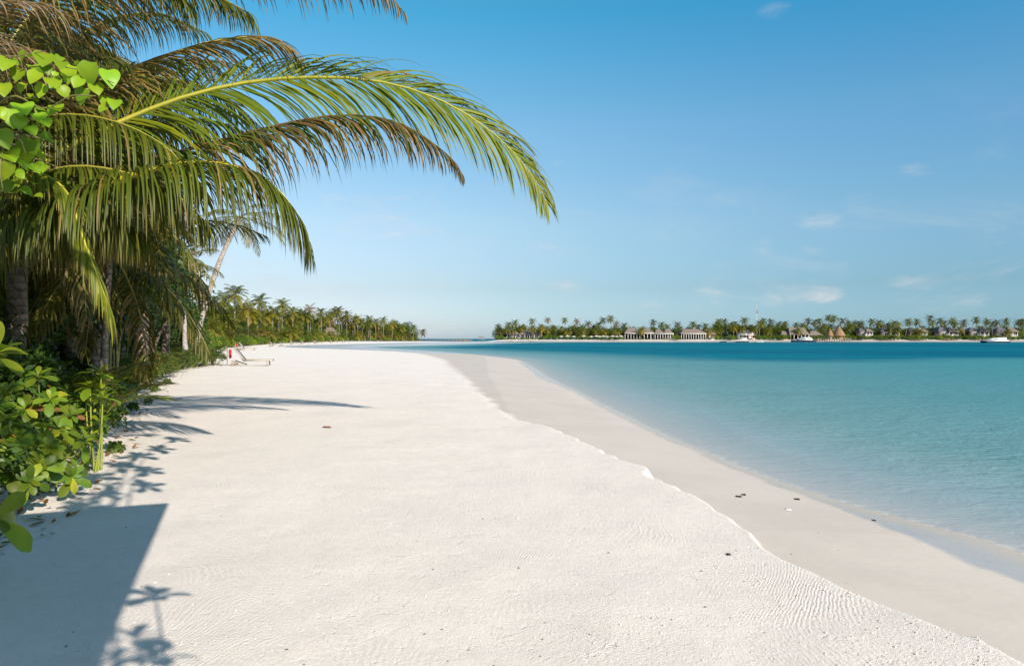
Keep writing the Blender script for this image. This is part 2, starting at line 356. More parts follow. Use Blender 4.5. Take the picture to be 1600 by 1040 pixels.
def sand_mat():
    mt, t, p, o = material('coral_sand'); g = t.node('ShaderNodeTexCoord'); vec = g.outputs['Object']
    A = lambda n: t.node('ShaderNodeAttribute', attribute_name=n).outputs['Fac']
    terr = A('terrace'); wetd = A('wet'); dd = A('shore')
    n1 = t.noise(vec, .6, 5, .6); n2 = t.noise(vec, 9, 6, .7); n3 = t.noise(vec, 70, 4, .75); n4 = t.noise(vec, 260, 2, .7)
    # dry raked sand and smooth damp sand
    dry = t.mix(t.smooth(n2, .35, .72), (.780, .700, .628), (.720, .643, .570))
    dry = t.mix(t.math('MULTIPLY', t.smooth(n1, .42, .68), .35), dry, (.665, .61, .555))
    dry = t.mix(t.math('MULTIPLY', t.smooth(n3, .60, .70), .42), dry, (.42, .37, .32))
    damp = t.mix(t.smooth(n1, .35, .7), (.54, .472, .41), (.495, .432, .375))
    damp = t.mix(t.math('MULTIPLY', t.smooth(n2, .5, .8), .25), damp, (.43, .38, .335))
    ww = t.math('SUBTRACT', 1.0, t.smooth(t.math('ADD', wetd, t.math('MULTIPLY', t.math('SUBTRACT', t.noise(vec, 1.2, 4), .5), .5)), -.05, .12))
    edge = t.math('SUBTRACT', 1.0, t.smooth(t.math('ABSOLUTE', dd), .0, .75))
    wetc = t.mix(edge, (.40, .37, .355), (.50, .40, .31))
    wetc = t.mix(t.smooth(dd, .1, -1.2), (0, 0, 0), wetc) if False else t.mix(t.math('SUBTRACT', 1.0, t.smooth(dd, -1.2, -.2)), wetc, (.62, .60, .54))
    c = t.mix(ww, damp, wetc)
    c = t.mix(terr, c, dry)
    ripc_holder = c
    rg = t.mix(ww, (.75, .75, .75), (.22, .22, .22)); rg = t.mix(terr, rg, (.95, .95, .95)); t.link(rg, p.inputs['Roughness'])
    p.inputs['Specular IOR Level'].default_value = .3
    # rake marks: short curved ripples in patches
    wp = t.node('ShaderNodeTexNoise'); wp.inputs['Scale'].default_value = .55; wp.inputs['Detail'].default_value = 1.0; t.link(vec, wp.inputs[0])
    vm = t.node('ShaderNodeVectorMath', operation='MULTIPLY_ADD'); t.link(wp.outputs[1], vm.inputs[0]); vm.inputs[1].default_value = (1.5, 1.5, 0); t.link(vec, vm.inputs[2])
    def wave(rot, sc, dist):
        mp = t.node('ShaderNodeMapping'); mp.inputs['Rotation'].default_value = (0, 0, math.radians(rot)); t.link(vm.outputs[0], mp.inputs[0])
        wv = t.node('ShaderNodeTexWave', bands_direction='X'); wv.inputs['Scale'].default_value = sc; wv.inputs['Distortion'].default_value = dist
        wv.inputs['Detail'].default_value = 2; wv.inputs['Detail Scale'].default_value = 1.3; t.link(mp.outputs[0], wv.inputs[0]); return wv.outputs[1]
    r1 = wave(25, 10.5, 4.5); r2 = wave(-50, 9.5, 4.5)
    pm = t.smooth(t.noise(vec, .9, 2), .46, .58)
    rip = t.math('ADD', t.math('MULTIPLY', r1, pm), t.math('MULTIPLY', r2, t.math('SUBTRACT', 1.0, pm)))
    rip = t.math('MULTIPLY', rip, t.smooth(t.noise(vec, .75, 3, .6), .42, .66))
    t.link(t.mix(t.math('MULTIPLY', t.math('MULTIPLY', rip, terr), .12), ripc_holder, t.mix(1.0, ripc_holder, (.45, .43, .42), 'MULTIPLY')), p.inputs['Base Color'])  # ripple shading also painted into the sand colour, where relief alone barely shows
    pit = t.math('MULTIPLY', t.smooth(t.noise(vec, 5.5, 5, .8), .56, .75), -1.0)
    h = t.math('ADD', t.math('MULTIPLY', rip, .0030), t.math('MULTIPLY', n3, .009))
    h = t.math('ADD', h, t.math('MULTIPLY', t.noise(vec, 26, 5, .75), .010)); h = t.math('ADD', h, t.math('MULTIPLY', pit, .010)); h = t.math('ADD', h, t.math('MULTIPLY', n4, .0045))
    hs = t.math('MULTIPLY', t.math('ADD', t.math('MULTIPLY', n3, .002), t.math('MULTIPLY', n1, .03)), 1.0)
    mxh = t.node('ShaderNodeMix'); mxh.data_type = 'FLOAT'; t.link(terr, mxh.inputs[0]); t.link(hs, mxh.inputs[2]); t.link(h, mxh.inputs[3])
    b = t.node('ShaderNodeBump'); b.inputs['Strength'].default_value = .75; b.inputs['Distance'].default_value = 1.0
    t.link(mxh.outputs[0], b.inputs['Height']); t.link(b.outputs[0], p.inputs['Normal'])
    return mt
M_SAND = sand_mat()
nf = Fc.shape[0]
fan = [(ctr, (i+1) % nth, i) for i in range(nth)]
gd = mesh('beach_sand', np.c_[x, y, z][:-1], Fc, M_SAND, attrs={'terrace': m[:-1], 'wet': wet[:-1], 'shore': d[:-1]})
setp(gd, 'white coral sand beach with raked dry terrace and damp slope to the lagoon', 'beach', kind='structure')
BEACH_T = (np.c_[x, y], z)
def ground_z(px_, py_):
    return float(terrain_z(np.array([px_]), np.array([py_]))[0][0])

# ------------------------------------------------------------------ water
xw, yw, Fw, nw = polar_sheet(1.5, 30000, lambda r: 1.010 if r < 150 else (1.02 if r < 700 else 1.4), 40, .22, 4.0)
dw = sdist(np.c_[xw, yw], LAND)
wz = ZW + (np.sin(xw*1.7+yw*.5+np.sin(yw*.33)*2)*.007 + np.sin(-xw*.7+yw*1.1+1)*.006)*sstep(-dw, .2, 3) + .018*np.exp(-((dw+1.7+.5*np.sin(yw*.4))/.35)**2)*np.clip(1-yw/60, 0, 1)
keep = (dw < 1.2)
fk = keep[Fw].any(1)
def water_mat():
    mt, t, p, o = material('lagoon_water'); g = t.node('ShaderNodeTexCoord'); vec = g.outputs['Object']
    dd = t.math('MULTIPLY', t.node('ShaderNodeAttribute', attribute_name='shore').outputs['Fac'], -1.0)
    big = t.noise(vec, .05, 4, .6); med = t.noise(vec, .35, 4, .6)
    mp0 = t.node('ShaderNodeMapping'); mp0.inputs['Scale'].default_value = (.35, 1.0, 1); t.link(vec, mp0.inputs[0])
    sp = t.node('ShaderNodeSeparateXYZ'); t.link(vec, sp.inputs[0])
    # depth in shore-distance units, wobbling so that shoals are uneven
    dw_ = t.math('ADD', dd, t.math('MULTIPLY', t.math('SUBTRACT', med, .5), t.math('MINIMUM', t.math('MULTIPLY', dd, .5), 3.0)))
    c = t.ramp(t.math('DIVIDE', dw_, 60.0), [(0, (.40, .385, .36)), (.012, (.31, .345, .34)), (.035, (.215, .315, .32)), (.08, (.135, .275, .280)), (.2, (.080, .240, .250)), (.45, (.045, .225, .245)), (1.0, (.025, .220, .250))])
    # the drop-off: deep blue water beyond the sand flat
    edge_y = t.math('ADD', sp.outputs[1], t.math('ADD', t.math('MULTIPLY', sp.outputs[0], -.14), t.math('MULTIPLY', t.math('SUBTRACT', big, .5), 26.0)))
    deep = t.math('MULTIPLY', t.smooth(edge_y, 52, 70), t.smooth(dd, 6, 26))
    patch = t.smooth(t.noise(mp0.outputs[0], .035, 4, .6), .40, .62)
    deepc = t.mix(patch, (.0, .105, .168), (.0, .145, .195))
    c = t.mix(deep, c, deepc)
    # sea-grass and ripple tones on the flat
    gr = t.smooth(t.noise(mp0.outputs[0], .22, 5, .65), .52, .72)
    c = t.mix(t.math('MULTIPLY', gr, t.math('MULTIPLY', t.smooth(dd, 1.5, 9), .24)), c, (.03, .16, .18))
    pass
    mp = t.node('ShaderNodeMapping'); mp.inputs['Scale'].default_value = (.55, 1.0, 1); mp.inputs['Rotation'].default_value = (0, 0, math.radians(-22)); t.link(vec, mp.inputs[0])
    w1 = t.noise(mp.outputs[0], 5.0, 4, .6, .6); w2 = t.noise(mp.outputs[0], 1.1, 4, .6, .8); w3 = t.noise(mp.outputs[0], 16, 3, .6, .4)
    h = t.math('ADD', t.math('MULTIPLY', w1, .060), t.math('ADD', t.math('MULTIPLY', w2, .10), t.math('MULTIPLY', w3, .013)))
    h = t.math('MULTIPLY', h, t.math('ADD', .25, t.math('MULTIPLY', t.smooth(dd, .0, 6), .75)))
    b = t.node('ShaderNodeBump'); b.inputs['Strength'].default_value = .9; b.inputs['Distance'].default_value = 1.0
    t.link(h, b.inputs['Height']); t.link(b.outputs[0], p.inputs['Normal'])
    # shallow water lets the sand show through
    tr = t.node('ShaderNodeBsdfTransparent'); tr.inputs[0].default_value = (.86, .97, .97, 1)
    body = t.math('MINIMUM', t.smooth(t.math('ADD', dd, t.math('MULTIPLY', t.math('SUBTRACT', med, .5), .05)), -.35, .0), 1.0)
    gl = t.node('ShaderNodeBsdfGlossy'); gl.inputs['Roughness'].default_value = .08; t.link(b.outputs[0], gl.inputs['Normal'])
    gm = t.node('ShaderNodeNewGeometry'); dt = t.node('ShaderNodeVectorMath', operation='DOT_PRODUCT'); t.link(gm.outputs['Incoming'], dt.inputs[0]); t.link(b.outputs[0], dt.inputs[1])
    fz = t.math('POWER', t.math('SUBTRACT', 1.0, t.math('ABSOLUTE', dt.outputs['Value']), clamp=True), 5.0)
    frv = t.math('ADD', .02, t.math('MULTIPLY', fz, .7))
    clear = t.node('ShaderNodeMixShader'); t.link(frv, clear.inputs[0]); t.link(tr.outputs[0], clear.inputs[1]); t.link(gl.outputs[0], clear.inputs[2])
    foam = t.math('MULTIPLY', t.math('SUBTRACT', 1.0, t.smooth(dd, .02, .16)), t.smooth(t.noise(vec, 7, 4, .7), .44, .6))
    c = t.mix(t.math('MULTIPLY', foam, .6), c, (.62, .57, .48))
    rp = t.smooth(w1, .56, .72); c = t.mix(t.math('MULTIPLY', rp, t.math('MULTIPLY', t.smooth(dd, .5, 4), .38)), c, t.mix(1.0, c, (.35, .6, .65), 'MULTIPLY'))  # ripple reflections painted into the water colour as darker streaks
    df = t.node('ShaderNodeBsdfDiffuse'); t.link(c, df.inputs[0]); t.link(b.outputs[0], df.inputs['Normal'])
    gl2 = t.node('ShaderNodeBsdfGlossy'); gl2.inputs['Roughness'].default_value = .16; t.link(b.outputs[0], gl2.inputs['Normal'])
    cap = t.math('SUBTRACT', .27, t.math('MULTIPLY', deep, .21)); sea = t.node('ShaderNodeMixShader')
    t.link(t.math('MINIMUM', frv, cap), sea.inputs[0]); t.link(df.outputs[0], sea.inputs[1]); t.link(gl2.outputs[0], sea.inputs[2])
    mx = t.node('ShaderNodeMixShader'); t.link(body, mx.inputs[0]); t.link(clear.outputs[0], mx.inputs[1]); t.link(sea.outputs[0], mx.inputs[2])
    t.n.remove(p); t.link(mx.outputs[0], o.inputs[0]); return mt
M_WATER = water_mat()
Fw = Fw[fk]; used = np.unique(Fw); remap = np.zeros(len(xw), dtype=np.int64); remap[used] = np.arange(len(used))
wt = mesh('lagoon_water', np.c_[xw, yw, wz][used], remap[Fw], M_WATER, attrs={'shore': dw[used]})
setp(wt, 'turquoise lagoon water turning deep blue beyond the sand flat', 'water', kind='structure')

#@@VEG@@
# ------------------------------------------------------------------ plant builders
def jit(c, n, amt=.18, hue=.12, lo=None):
    c = np.asarray(c, float); k = 1+(rng.random((n, 1))-.5)*2*amt; h = (rng.random((n, 1))-.5)*2*hue
    return np.clip(c*k*np.concatenate([1+h, np.ones((n, 1)), 1-h], 1), .002, 1)
GREEN = (.075, .13, .012); YGREEN = (.17, .20, .018); DRY = (.20, .14, .055); BROWN = (.17, .085, .035); DARKG = (.03, .055, .010); GOLD = (.33, .20, .03)

def frond_geo(pts, L=1.0, W=.042, n=90, droop=.25, t0=.12, vang=-10, tipdry=.2, col=GREEN, col2=None, seg=5, flat=False, miss=0.0, up=None, lrat=(.45, 1, .35), fwd=(65, 28), dryfrac=.06, sides=(1, 1), wind=(0, 0, 0), clump=0.0, jitter=.12):
    """leaflets and midrib of one palm frond along pts; returns (V,F,C),(V,F,C)"""
    K = 160; R = catmull(pts, K); T = norm(np.gradient(R, axis=0)); tt = np.linspace(0, 1, K)
    upv = np.array([0, 0, 1.]) if up is None else np.asarray(up, float)
    Vs, Fs, Cs = [], [], []; length = np.linalg.norm(np.diff(R, axis=0), axis=1).sum(); base = 0
    for side, pres in ((1, sides[0]), (-1, sides[1])):
        if not pres: continue
        u = np.linspace(0, 1, n) + (rng.random(n)-.5)*.5/n; u = np.clip(t0 + (1-t0)*u, 0, .995)
        if miss: u = u[rng.random(len(u)) > miss]
        N = len(u); idx = (u*(K-1)).astype(int); p = R[idx]; t = T[idx]; uu = (u-t0)/(1-t0)
        nn = norm(upv - (t*upv).sum(1, keepdims=True)*t); s = norm(np.cross(t, nn))*side
        a = np.radians(fwd[0]+(fwd[1]-fwd[0])*uu + (rng.random(N)-.5)*14)[:, None]; b = np.radians(vang + (rng.random(N)-.5)*26)[:, None]
        D = norm(np.cos(a)*t + np.sin(a)*(s*np.cos(b)+nn*np.sin(b)))
        prof = np.interp(uu, [0, .12, .4, .75, 1], [lrat[0], .8*lrat[1]+.1, lrat[1], .8*lrat[1], lrat[2]])
        LL = L*prof*(1+(rng.random(N)-.5)*2*jitter); dr = droop*(1+(rng.random(N)-.5)*.8)
        if clump: D = norm(D + clump*(rng.random((N, 3))-.5))
        wv = norm(np.cross(D, np.cross(t, D))+1e-6); roll = np.radians((rng.random(N)-.5)*70)[:, None]
        bn = np.cross(D, wv); wv = wv*np.cos(roll)+bn*np.sin(roll)
        q = p.copy(); rows = []; wp = np.interp(np.linspace(0, 1, seg+1), [0, .1, .35, .75, 1], [.45, .85, 1, .62, .04])
        for j in range(seg+1):
            wcur = norm(wv-(wv*D).sum(1, keepdims=True)*D); hw = W*.5*wp[j]*(.6+.4*prof[:, None])
            if flat: rows.append(np.stack([q-wcur*hw, q+wcur*hw], 1))
            else:
                bnn = np.cross(D, wcur); rows.append(np.stack([q-wcur*hw*.9, q+bnn*hw*.45, q+wcur*hw*.9], 1))
            q = q + D*(LL[:, None]/seg)
            D = norm(D + np.array([0, 0, -1.])*(dr[:, None]*(j+1)/seg*1.4) + np.asarray(wind)*(j+1)/seg)
        M = np.stack(rows, 1); c = M.shape[2]; V = M.reshape(-1, 3)
        li, j, k = np.meshgrid(np.arange(N), np.arange(seg), np.arange(c-1), indexing='ij'); o = li*(seg+1)*c+j*c+k
        Fq = np.stack([o, o+1, o+1+c, o+c], -1).reshape(-1, 4)+base; base += len(V)
        cc = jit(col, N, .22, .12)
        if col2 is not None: cc = np.where(rng.random((N, 1)) < uu[:, None]*.9, jit(col2, N, .25), cc)
        cc = cc*.84; dry = rng.random((N, 1)) < dryfrac*.7; cc = np.where(dry, jit(DRY, N, .3), cc)
        rowt = np.linspace(0, 1, seg+1)[None, :, None]; tipm = np.clip((rowt-(1-tipdry*(rng.random((N, 1, 1))*1.6)))/.25, 0, 1) if tipdry else 0*rowt
        C = cc[:, None, :]*(1-tipm) + np.array(DRY)*1.0*tipm; C = np.repeat(C[:, :, None, :], c, 2).reshape(-1, 3)
        Vs.append(V); Fs.append(Fq); Cs.append(C)
    m = 22; rp = R[np.linspace(0, K-1, m).astype(int)]
    return (np.vstack(Vs), np.vstack(Fs), np.vstack(Cs)), (rp, length)
def add_frond(pts, parent, r0=.035, rc=YGREEN, label=None, name='frond', rib=True, mat=None, **kw):
    (V, Fq, C), (rp, ln) = frond_geo(pts, **kw)
    f = mesh(name, V, Fq, mat or M_FROND, parent, C)
    if label: f['label'] = label
    if rib:
        V2, F2 = tube_np(rp, r0*(1-np.linspace(0, 1, len(rp)))**.8+.004, 6, .7); o = mesh('midrib', V2, F2, M_RACHIS, f, np.tile(rc, (len(V2), 1)))
    return f
def arc(o, az_, e0, L, bend, m=7):
    """a rachis that starts at elevation e0 and bends down by `bend` degrees over its length L"""
    p = [np.array(o, float)]; d = L/m
    for j in range(m):
        e = math.radians(e0 - bend*((j+.5)/m)**1.15); p.append(p[-1]+d*np.array([math.cos(e)*math.sin(az_), math.cos(e)*math.cos(az_), math.sin(e)]))
    return np.array(p)
def trunk_geo(pts, r0, r1, n=12, col=(.30, .25, .21), base=1.5):
    c = catmull(pts, 26); t = np.linspace(0, 1, 26); r = r0+(r1-r0)*t + r0*(base-1)*np.exp(-t*14) + .012*np.sin(t*130)*r0/.15
    V, Fq = tube_np(c, r, n); cc = np.tile(col, (len(V), 1)); return V, Fq, cc
def merge(parts):
    Vs, Fs, Cs = [], [], []; b = 0
    for V, Fq, C in parts: Vs.append(V); Fs.append(np.asarray(Fq)+b); Cs.append(C); b += len(V)
    return np.vstack(Vs), np.vstack(Fs), np.vstack(Cs)

LEAF_PROF = {'obovate': [.10, .24, .44, .66, .85, .97, 1.0, .86, .14], 'heart': [.62, 1.0, 1.0, .74, .04], 'ellipse': [.15, .75, 1.0, .75, .05], 'lance': [.25, .9, 1.0, .6, .03]}
def leaves_geo(pos, D, N_, L, Wd, C, prof='ellipse', bend=.35, fold=.25, rows=5):
    """many leaves: position, direction, normal, length, width -> quads"""
    n = len(pos); D = norm(D); N_ = norm(N_-(N_*D).sum(1, keepdims=True)*D); S = np.cross(D, N_); pr = np.interp(np.linspace(0, 1, rows), np.linspace(0, 1, len(LEAF_PROF[prof])), LEAF_PROF[prof])
    L = np.broadcast_to(np.asarray(L, float), (n,))[:, None]; Wd = np.broadcast_to(np.asarray(Wd, float), (n,))[:, None]; out = []; bd = bend*(.5+rng.random((n, 1)))
    for j, w_ in enumerate(pr):
        t = j/(rows-1); c = pos + D*L*(t-.12*bd*t*t) - N_*L*bd*t*t; e = S*Wd*.5*w_; up = N_*Wd*.5*w_*fold
        out.append(np.stack([c-e+up, c, c+e+up], 1))
    M = np.stack(out, 1); V = M.reshape(-1, 3); li, j, k = np.meshgrid(np.arange(n), np.arange(rows-1), np.arange(2), indexing='ij'); o = li*rows*3+j*3+k
    return V, np.stack([o, o+1, o+4, o+3], -1).reshape(-1, 4), np.repeat(C, rows*3, 0)
def rnd_dir(n, zlo=-1, zhi=1):
    z_ = zlo+(zhi-zlo)*rng.random(n); a = rng.random(n)*2*np.pi; r = np.sqrt(np.maximum(0, 1-z_*z_)); return np.c_[r*np.cos(a), r*np.sin(a), z_]
def rosette_geo(c, axis, n, L, Wd, col, prof='obovate', open_=(25, 95), bend=.35):
    """leaves spiralling out round a stem tip"""
    axis = axis/np.linalg.norm(axis); ref = np.array([1, 0, 0]) if abs(axis[0]) < .8 else np.array([0, 1, 0]); a_ = norm(np.cross(axis, ref)); b_ = np.cross(axis, a_)
    k = np.arange(n); ph = k*2.399+rng.random()*6; th = np.radians(open_[0]+(open_[1]-open_[0])*k/n+(rng.random(n)-.5)*16); rad = np.cos(ph)[:, None]*a_+np.sin(ph)[:, None]*b_
    D = np.cos(th)[:, None]*axis+np.sin(th)[:, None]*rad; N_ = np.sin(th)[:, None]*axis-np.cos(th)[:, None]*rad
    Ls = L*(.55+.5*k/n)*(1+(rng.random(n)-.5)*.5); pos = c+axis*(.05*L)*(n-k)[:, None]/n*2; cc = jit(np.array(col)*.82, n, .34, .16)*(.75+.5*rng.random())
    yl = rng.random((n, 1)) < .06; cc = np.where(yl, jit(YGREEN, n)*1.25, cc); yl = rng.random((n, 1)) < .025; cc = np.where(yl, jit(BROWN, n), cc)
    return leaves_geo(pos, D, N_, Ls, Ls*Wd/L, cc, prof, bend, .25, 9 if L > .12 else 5)

def rosette_shrub(name, base, stems, L=.13, Wd=.055, col=(.085, .16, .02), nleaf=11, parent_label=None, cat='shrub', group=None, r=.009, stemcol=(.16, .20, .05), prof='obovate', rows=5):
    """stems: list of point lists relative to base; every stem ends in a rosette (plus optional lower ones)"""
    root = empty(name, base, 0, parent_label, cat, group); sp, lp = [], []
    for st in stems:
        st = np.asarray(st, float); c = catmull(st, 9); V, Fq = tube_np(c, np.linspace(r, r*.5, 9), 5); sp.append((V, Fq, np.tile(stemcol, (len(V), 1))))
        ax = c[-1]-c[-3]; lp.append(rosette_geo(c[-1], ax, nleaf, L, Wd, col, prof))
        if len(c) and rng.random() < .6:
            k = rng.integers(4, 7); lp.append(rosette_geo(c[k], ax+.6*rnd_dir(1)[0]*np.linalg.norm(ax), nleaf//2, L*.9, Wd*.9, col, prof))
    mesh('stems', *merge(sp)[:2], M_RACHIS, root, merge(sp)[2]); V, Fq, C = merge(lp); mesh('leaves', V, Fq, M_LEAF, root, C); return root
def rand_stems(n, rad, h, lean=.5, seed=None):
    out = []
    for i in range(n):
        a = rng.random()*2*math.pi; q = math.sqrt(rng.random())*rad; hh = h*(.55+.45*rng.random())*(1-.35*(q/rad)**2); dx, dy = math.cos(a), math.sin(a)
        out.append([(dx*q*.25, dy*q*.25, -.03), (dx*q*.5+.04, dy*q*.5, hh*.5), (dx*q, dy*q, hh)])
    return out
def cloud_shrub(name, base, rad, h, n, L, col, label=None, cat='shrub', group=None, prof='ellipse', trunk=None, zc=None, flat=1.0, mat=None, lumps=7, wr=.5, rows=3, tail=None):
    """bush or broadleaf tree crown: leaves spread through several uneven lobes"""
    root = empty(name, base, 0, label, cat, group); zc = h*.55 if zc is None else zc
    lc = rnd_dir(lumps, -.5, 1)*np.array([rad*.62, rad*.62*flat, (h-zc)*.62])+np.array([0, 0, zc]); lr = rad*(.32+.3*rng.random(lumps))
    k = rng.integers(0, lumps, n); d_ = rnd_dir(n, -.75, 1); rr = lr[k]*(.62+.42*rng.random(n)**.6)*(1+.22*np.sin(d_[:, 0]*7+k)*np.cos(d_[:, 2]*6))
    pos = lc[k]+d_*rr[:, None]*np.array([1, 1, min(1.1, max(.7, h/(2*rad)))]); pos[:, 2] = np.abs(pos[:, 2]-.04)+.02
    D = norm(d_+rnd_dir(n)*.9+np.array([0, 0, -.15])); N_ = norm(d_+rnd_dir(n)*.6+np.array([0, 0, .5])); Ls = L*(.6+.7*rng.random(n))
    cc = jit(col, n, .28, .16); lob = (1+.22*np.sin(np.arange(lumps)*2.4))[k][:, None]; cc = cc*lob; cc = np.where(rng.random((n, 1)) < .012, jit(GOLD, n), cc)
    V, Fq, C = leaves_geo(pos, D, N_, Ls, Ls*wr, cc, prof, .3, .2, rows)
    mesh('leaves', V, Fq, mat or M_LEAF, root, C)
    sp = []
    for i in range(lumps):
        st = catmull([(0, 0, -.1), (lc[i][0]*.3, lc[i][1]*.3, lc[i][2]*.45), tuple(lc[i])], 7); r0 = (trunk or .02+.012*h)
        V, Fq = tube_np(st, np.linspace(r0, r0*.3, 7), 5); sp.append((V, Fq, np.tile((.13, .10, .07), (len(V), 1))))
    V, Fq, C = merge(sp); mesh('branches' if trunk is None else 'trunk', V, Fq, M_BARK, root, C); return root
def feather_clump(name, base, n, L, label=None, cat='palm', group=None, col=GREEN, e=(45, 85), bend=70, nl=34, leaf=.42, parts=True, W=.03, droop=.25):
    """a stemless young palm: arching fronds from the ground"""
    root = empty(name, base, 0, label, cat, group)
    for i in range(n):
        az_ = i*2.399+rng.random(); e0 = e[0]+(e[1]-e[0])*rng.random(); pts = arc((0, 0, 0), az_, e0, L*(.7+.4*rng.random()), bend*(.7+.6*rng.random()))
        add_frond(pts, root, .018, L=leaf, W=W, n=nl, droop=droop, t0=.22, seg=3, flat=True, col=col, vang=8)
    return root

# ------------------------------------------------------------------ the big palm that reaches in from the left
CR = P(-46, 446, 8.6)
palm = empty('coconut_palm', (CR[0]-.25, CR[1]+.25, 0), 0, 'young coconut palm at the left edge whose long frond arches over the sand', 'palm tree')
PB = np.array([CR[0]-.25, CR[1]+.25, 0.])
def pf(px_pts): return [P(*q)-PB for q in px_pts]
V, Fq, C = trunk_geo([(0, 0, -.2), (.02, 0, .9), (.2, -.2, CR[2]-.05)], .18, .15, 14, (.15, .12, .09)); mesh('trunk', V, Fq, M_BARK, palm, C)
C0 = (-46, 446, 8.6)
add_frond(pf([C0, (0, 345, 8.7), (50, 272, 8.85), (108, 230, 9.0), (200, 185, 9.3), (300, 148, 9.6), (400, 127, 9.9), (500, 121, 10.1), (590, 127, 10.3), (680, 153, 10.5), (760, 200, 10.7), (822, 260, 10.9), (857, 322, 11.0)]),
          palm, .058, (.26, .25, .02), 'long green frond with a yellow midrib arching over the beach', L=1.5, W=.044, n=190, droop=.34, t0=.22, vang=-4, col=(.095, .14, .008), col2=(.155, .185, .010), seg=6, dryfrac=.03, tipdry=.10, fwd=(60, 20), lrat=(.8, 1, .25), up=(.12, -.78, .60))
add_frond(pf([C0, (0, 392, 9.0), (60, 325, 9.2), (115, 281, 9.4), (200, 258, 9.6), (300, 232, 9.5), (400, 204, 9.6), (501, 183, 9.7), (570, 181, 9.8), (628, 194, 9.85), (672, 220, 9.9), (708, 250, 9.95), (724, 275, 10.0)]),
          palm, .045, (.10, .06, .03), 'dying frond with a brown shrivelled tip', L=1.2, W=.038, n=175, droop=1.0, t0=.18, vang=-30, col=(.055, .085, .010), col2=(.12, .085, .03), seg=5, dryfrac=.10, tipdry=.22, fwd=(55, 20), lrat=(.8, 1, .16))  # brown leaflets, coloured darker still for the shade of the long frond above
add_frond(pf([C0, (-5, 408, 8.7), (45, 352, 8.4), (90, 322, 8.3), (140, 298, 8.2), (200, 276, 8.1), (280, 256, 8.1), (350, 256, 8.1), (405, 274, 8.15), (445, 308, 8.2), (474, 352, 8.25), (487, 398, 8.3)]),
          palm, .062, (.38, .33, .03), L=1.25, W=.031, n=185, droop=1.0, t0=.26, vang=-12, col=(.065, .092, .007), col2=(.095, .115, .010), seg=6, dryfrac=.07, tipdry=.12, fwd=(70, 30), lrat=(.85, 1, .22))
add_frond(pf([C0, (-30, 340, 8.3), (15, 285, 8.1), (60, 272, 7.9), (104, 300, 7.8), (130, 372, 7.75), (152, 430, 7.7), (170, 480, 7.7)]),
          palm, .05, (.30, .30, .03), 'frond hanging straight down, torn yellow at its tip', L=.66, W=.030, n=110, droop=.9, t0=.3, vang=-10, col=(.11, .15, .010), col2=(.17, .19, .012), seg=5, dryfrac=.06, tipdry=.25, fwd=(35, 12), lrat=(1, .9, .7))
add_frond(pf([C0, (20, 250, 9.2), (100, 165, 9.5), (180, 118, 9.8), (260, 86, 10.1), (335, 64, 10.4), (400, 58, 10.6), (446, 72, 10.8), (470, 100, 10.9)]),
          palm, .045, (.28, .26, .03), 'yellowing frond with reddish brown leaflet tips', L=1.25, W=.036, n=120, droop=.6, t0=.15, vang=-25, col=(.10, .12, .012), col2=(.26, .16, .03), seg=5, dryfrac=.16, tipdry=.5, fwd=(60, 25), lrat=(.9, 1, .4))
add_frond(pf([C0, (-25, 200, 8.4), (60, 20, 8.5), (150, -60, 8.6), (270, -100, 8.8), (400, -100, 9.0), (510, -70, 9.2), (590, -25, 9.3), (634, 22, 9.4)]),
          palm, .05, (.24, .22, .04), 'high frond along the top edge with thin brownish leaflets', L=1.35, W=.036, n=165, droop=.55, t0=.16, vang=-30, col=(.10, .115, .03), col2=(.17, .12, .05), seg=6, dryfrac=.3, tipdry=.45, fwd=(58, 30), lrat=(1, 1, .12))
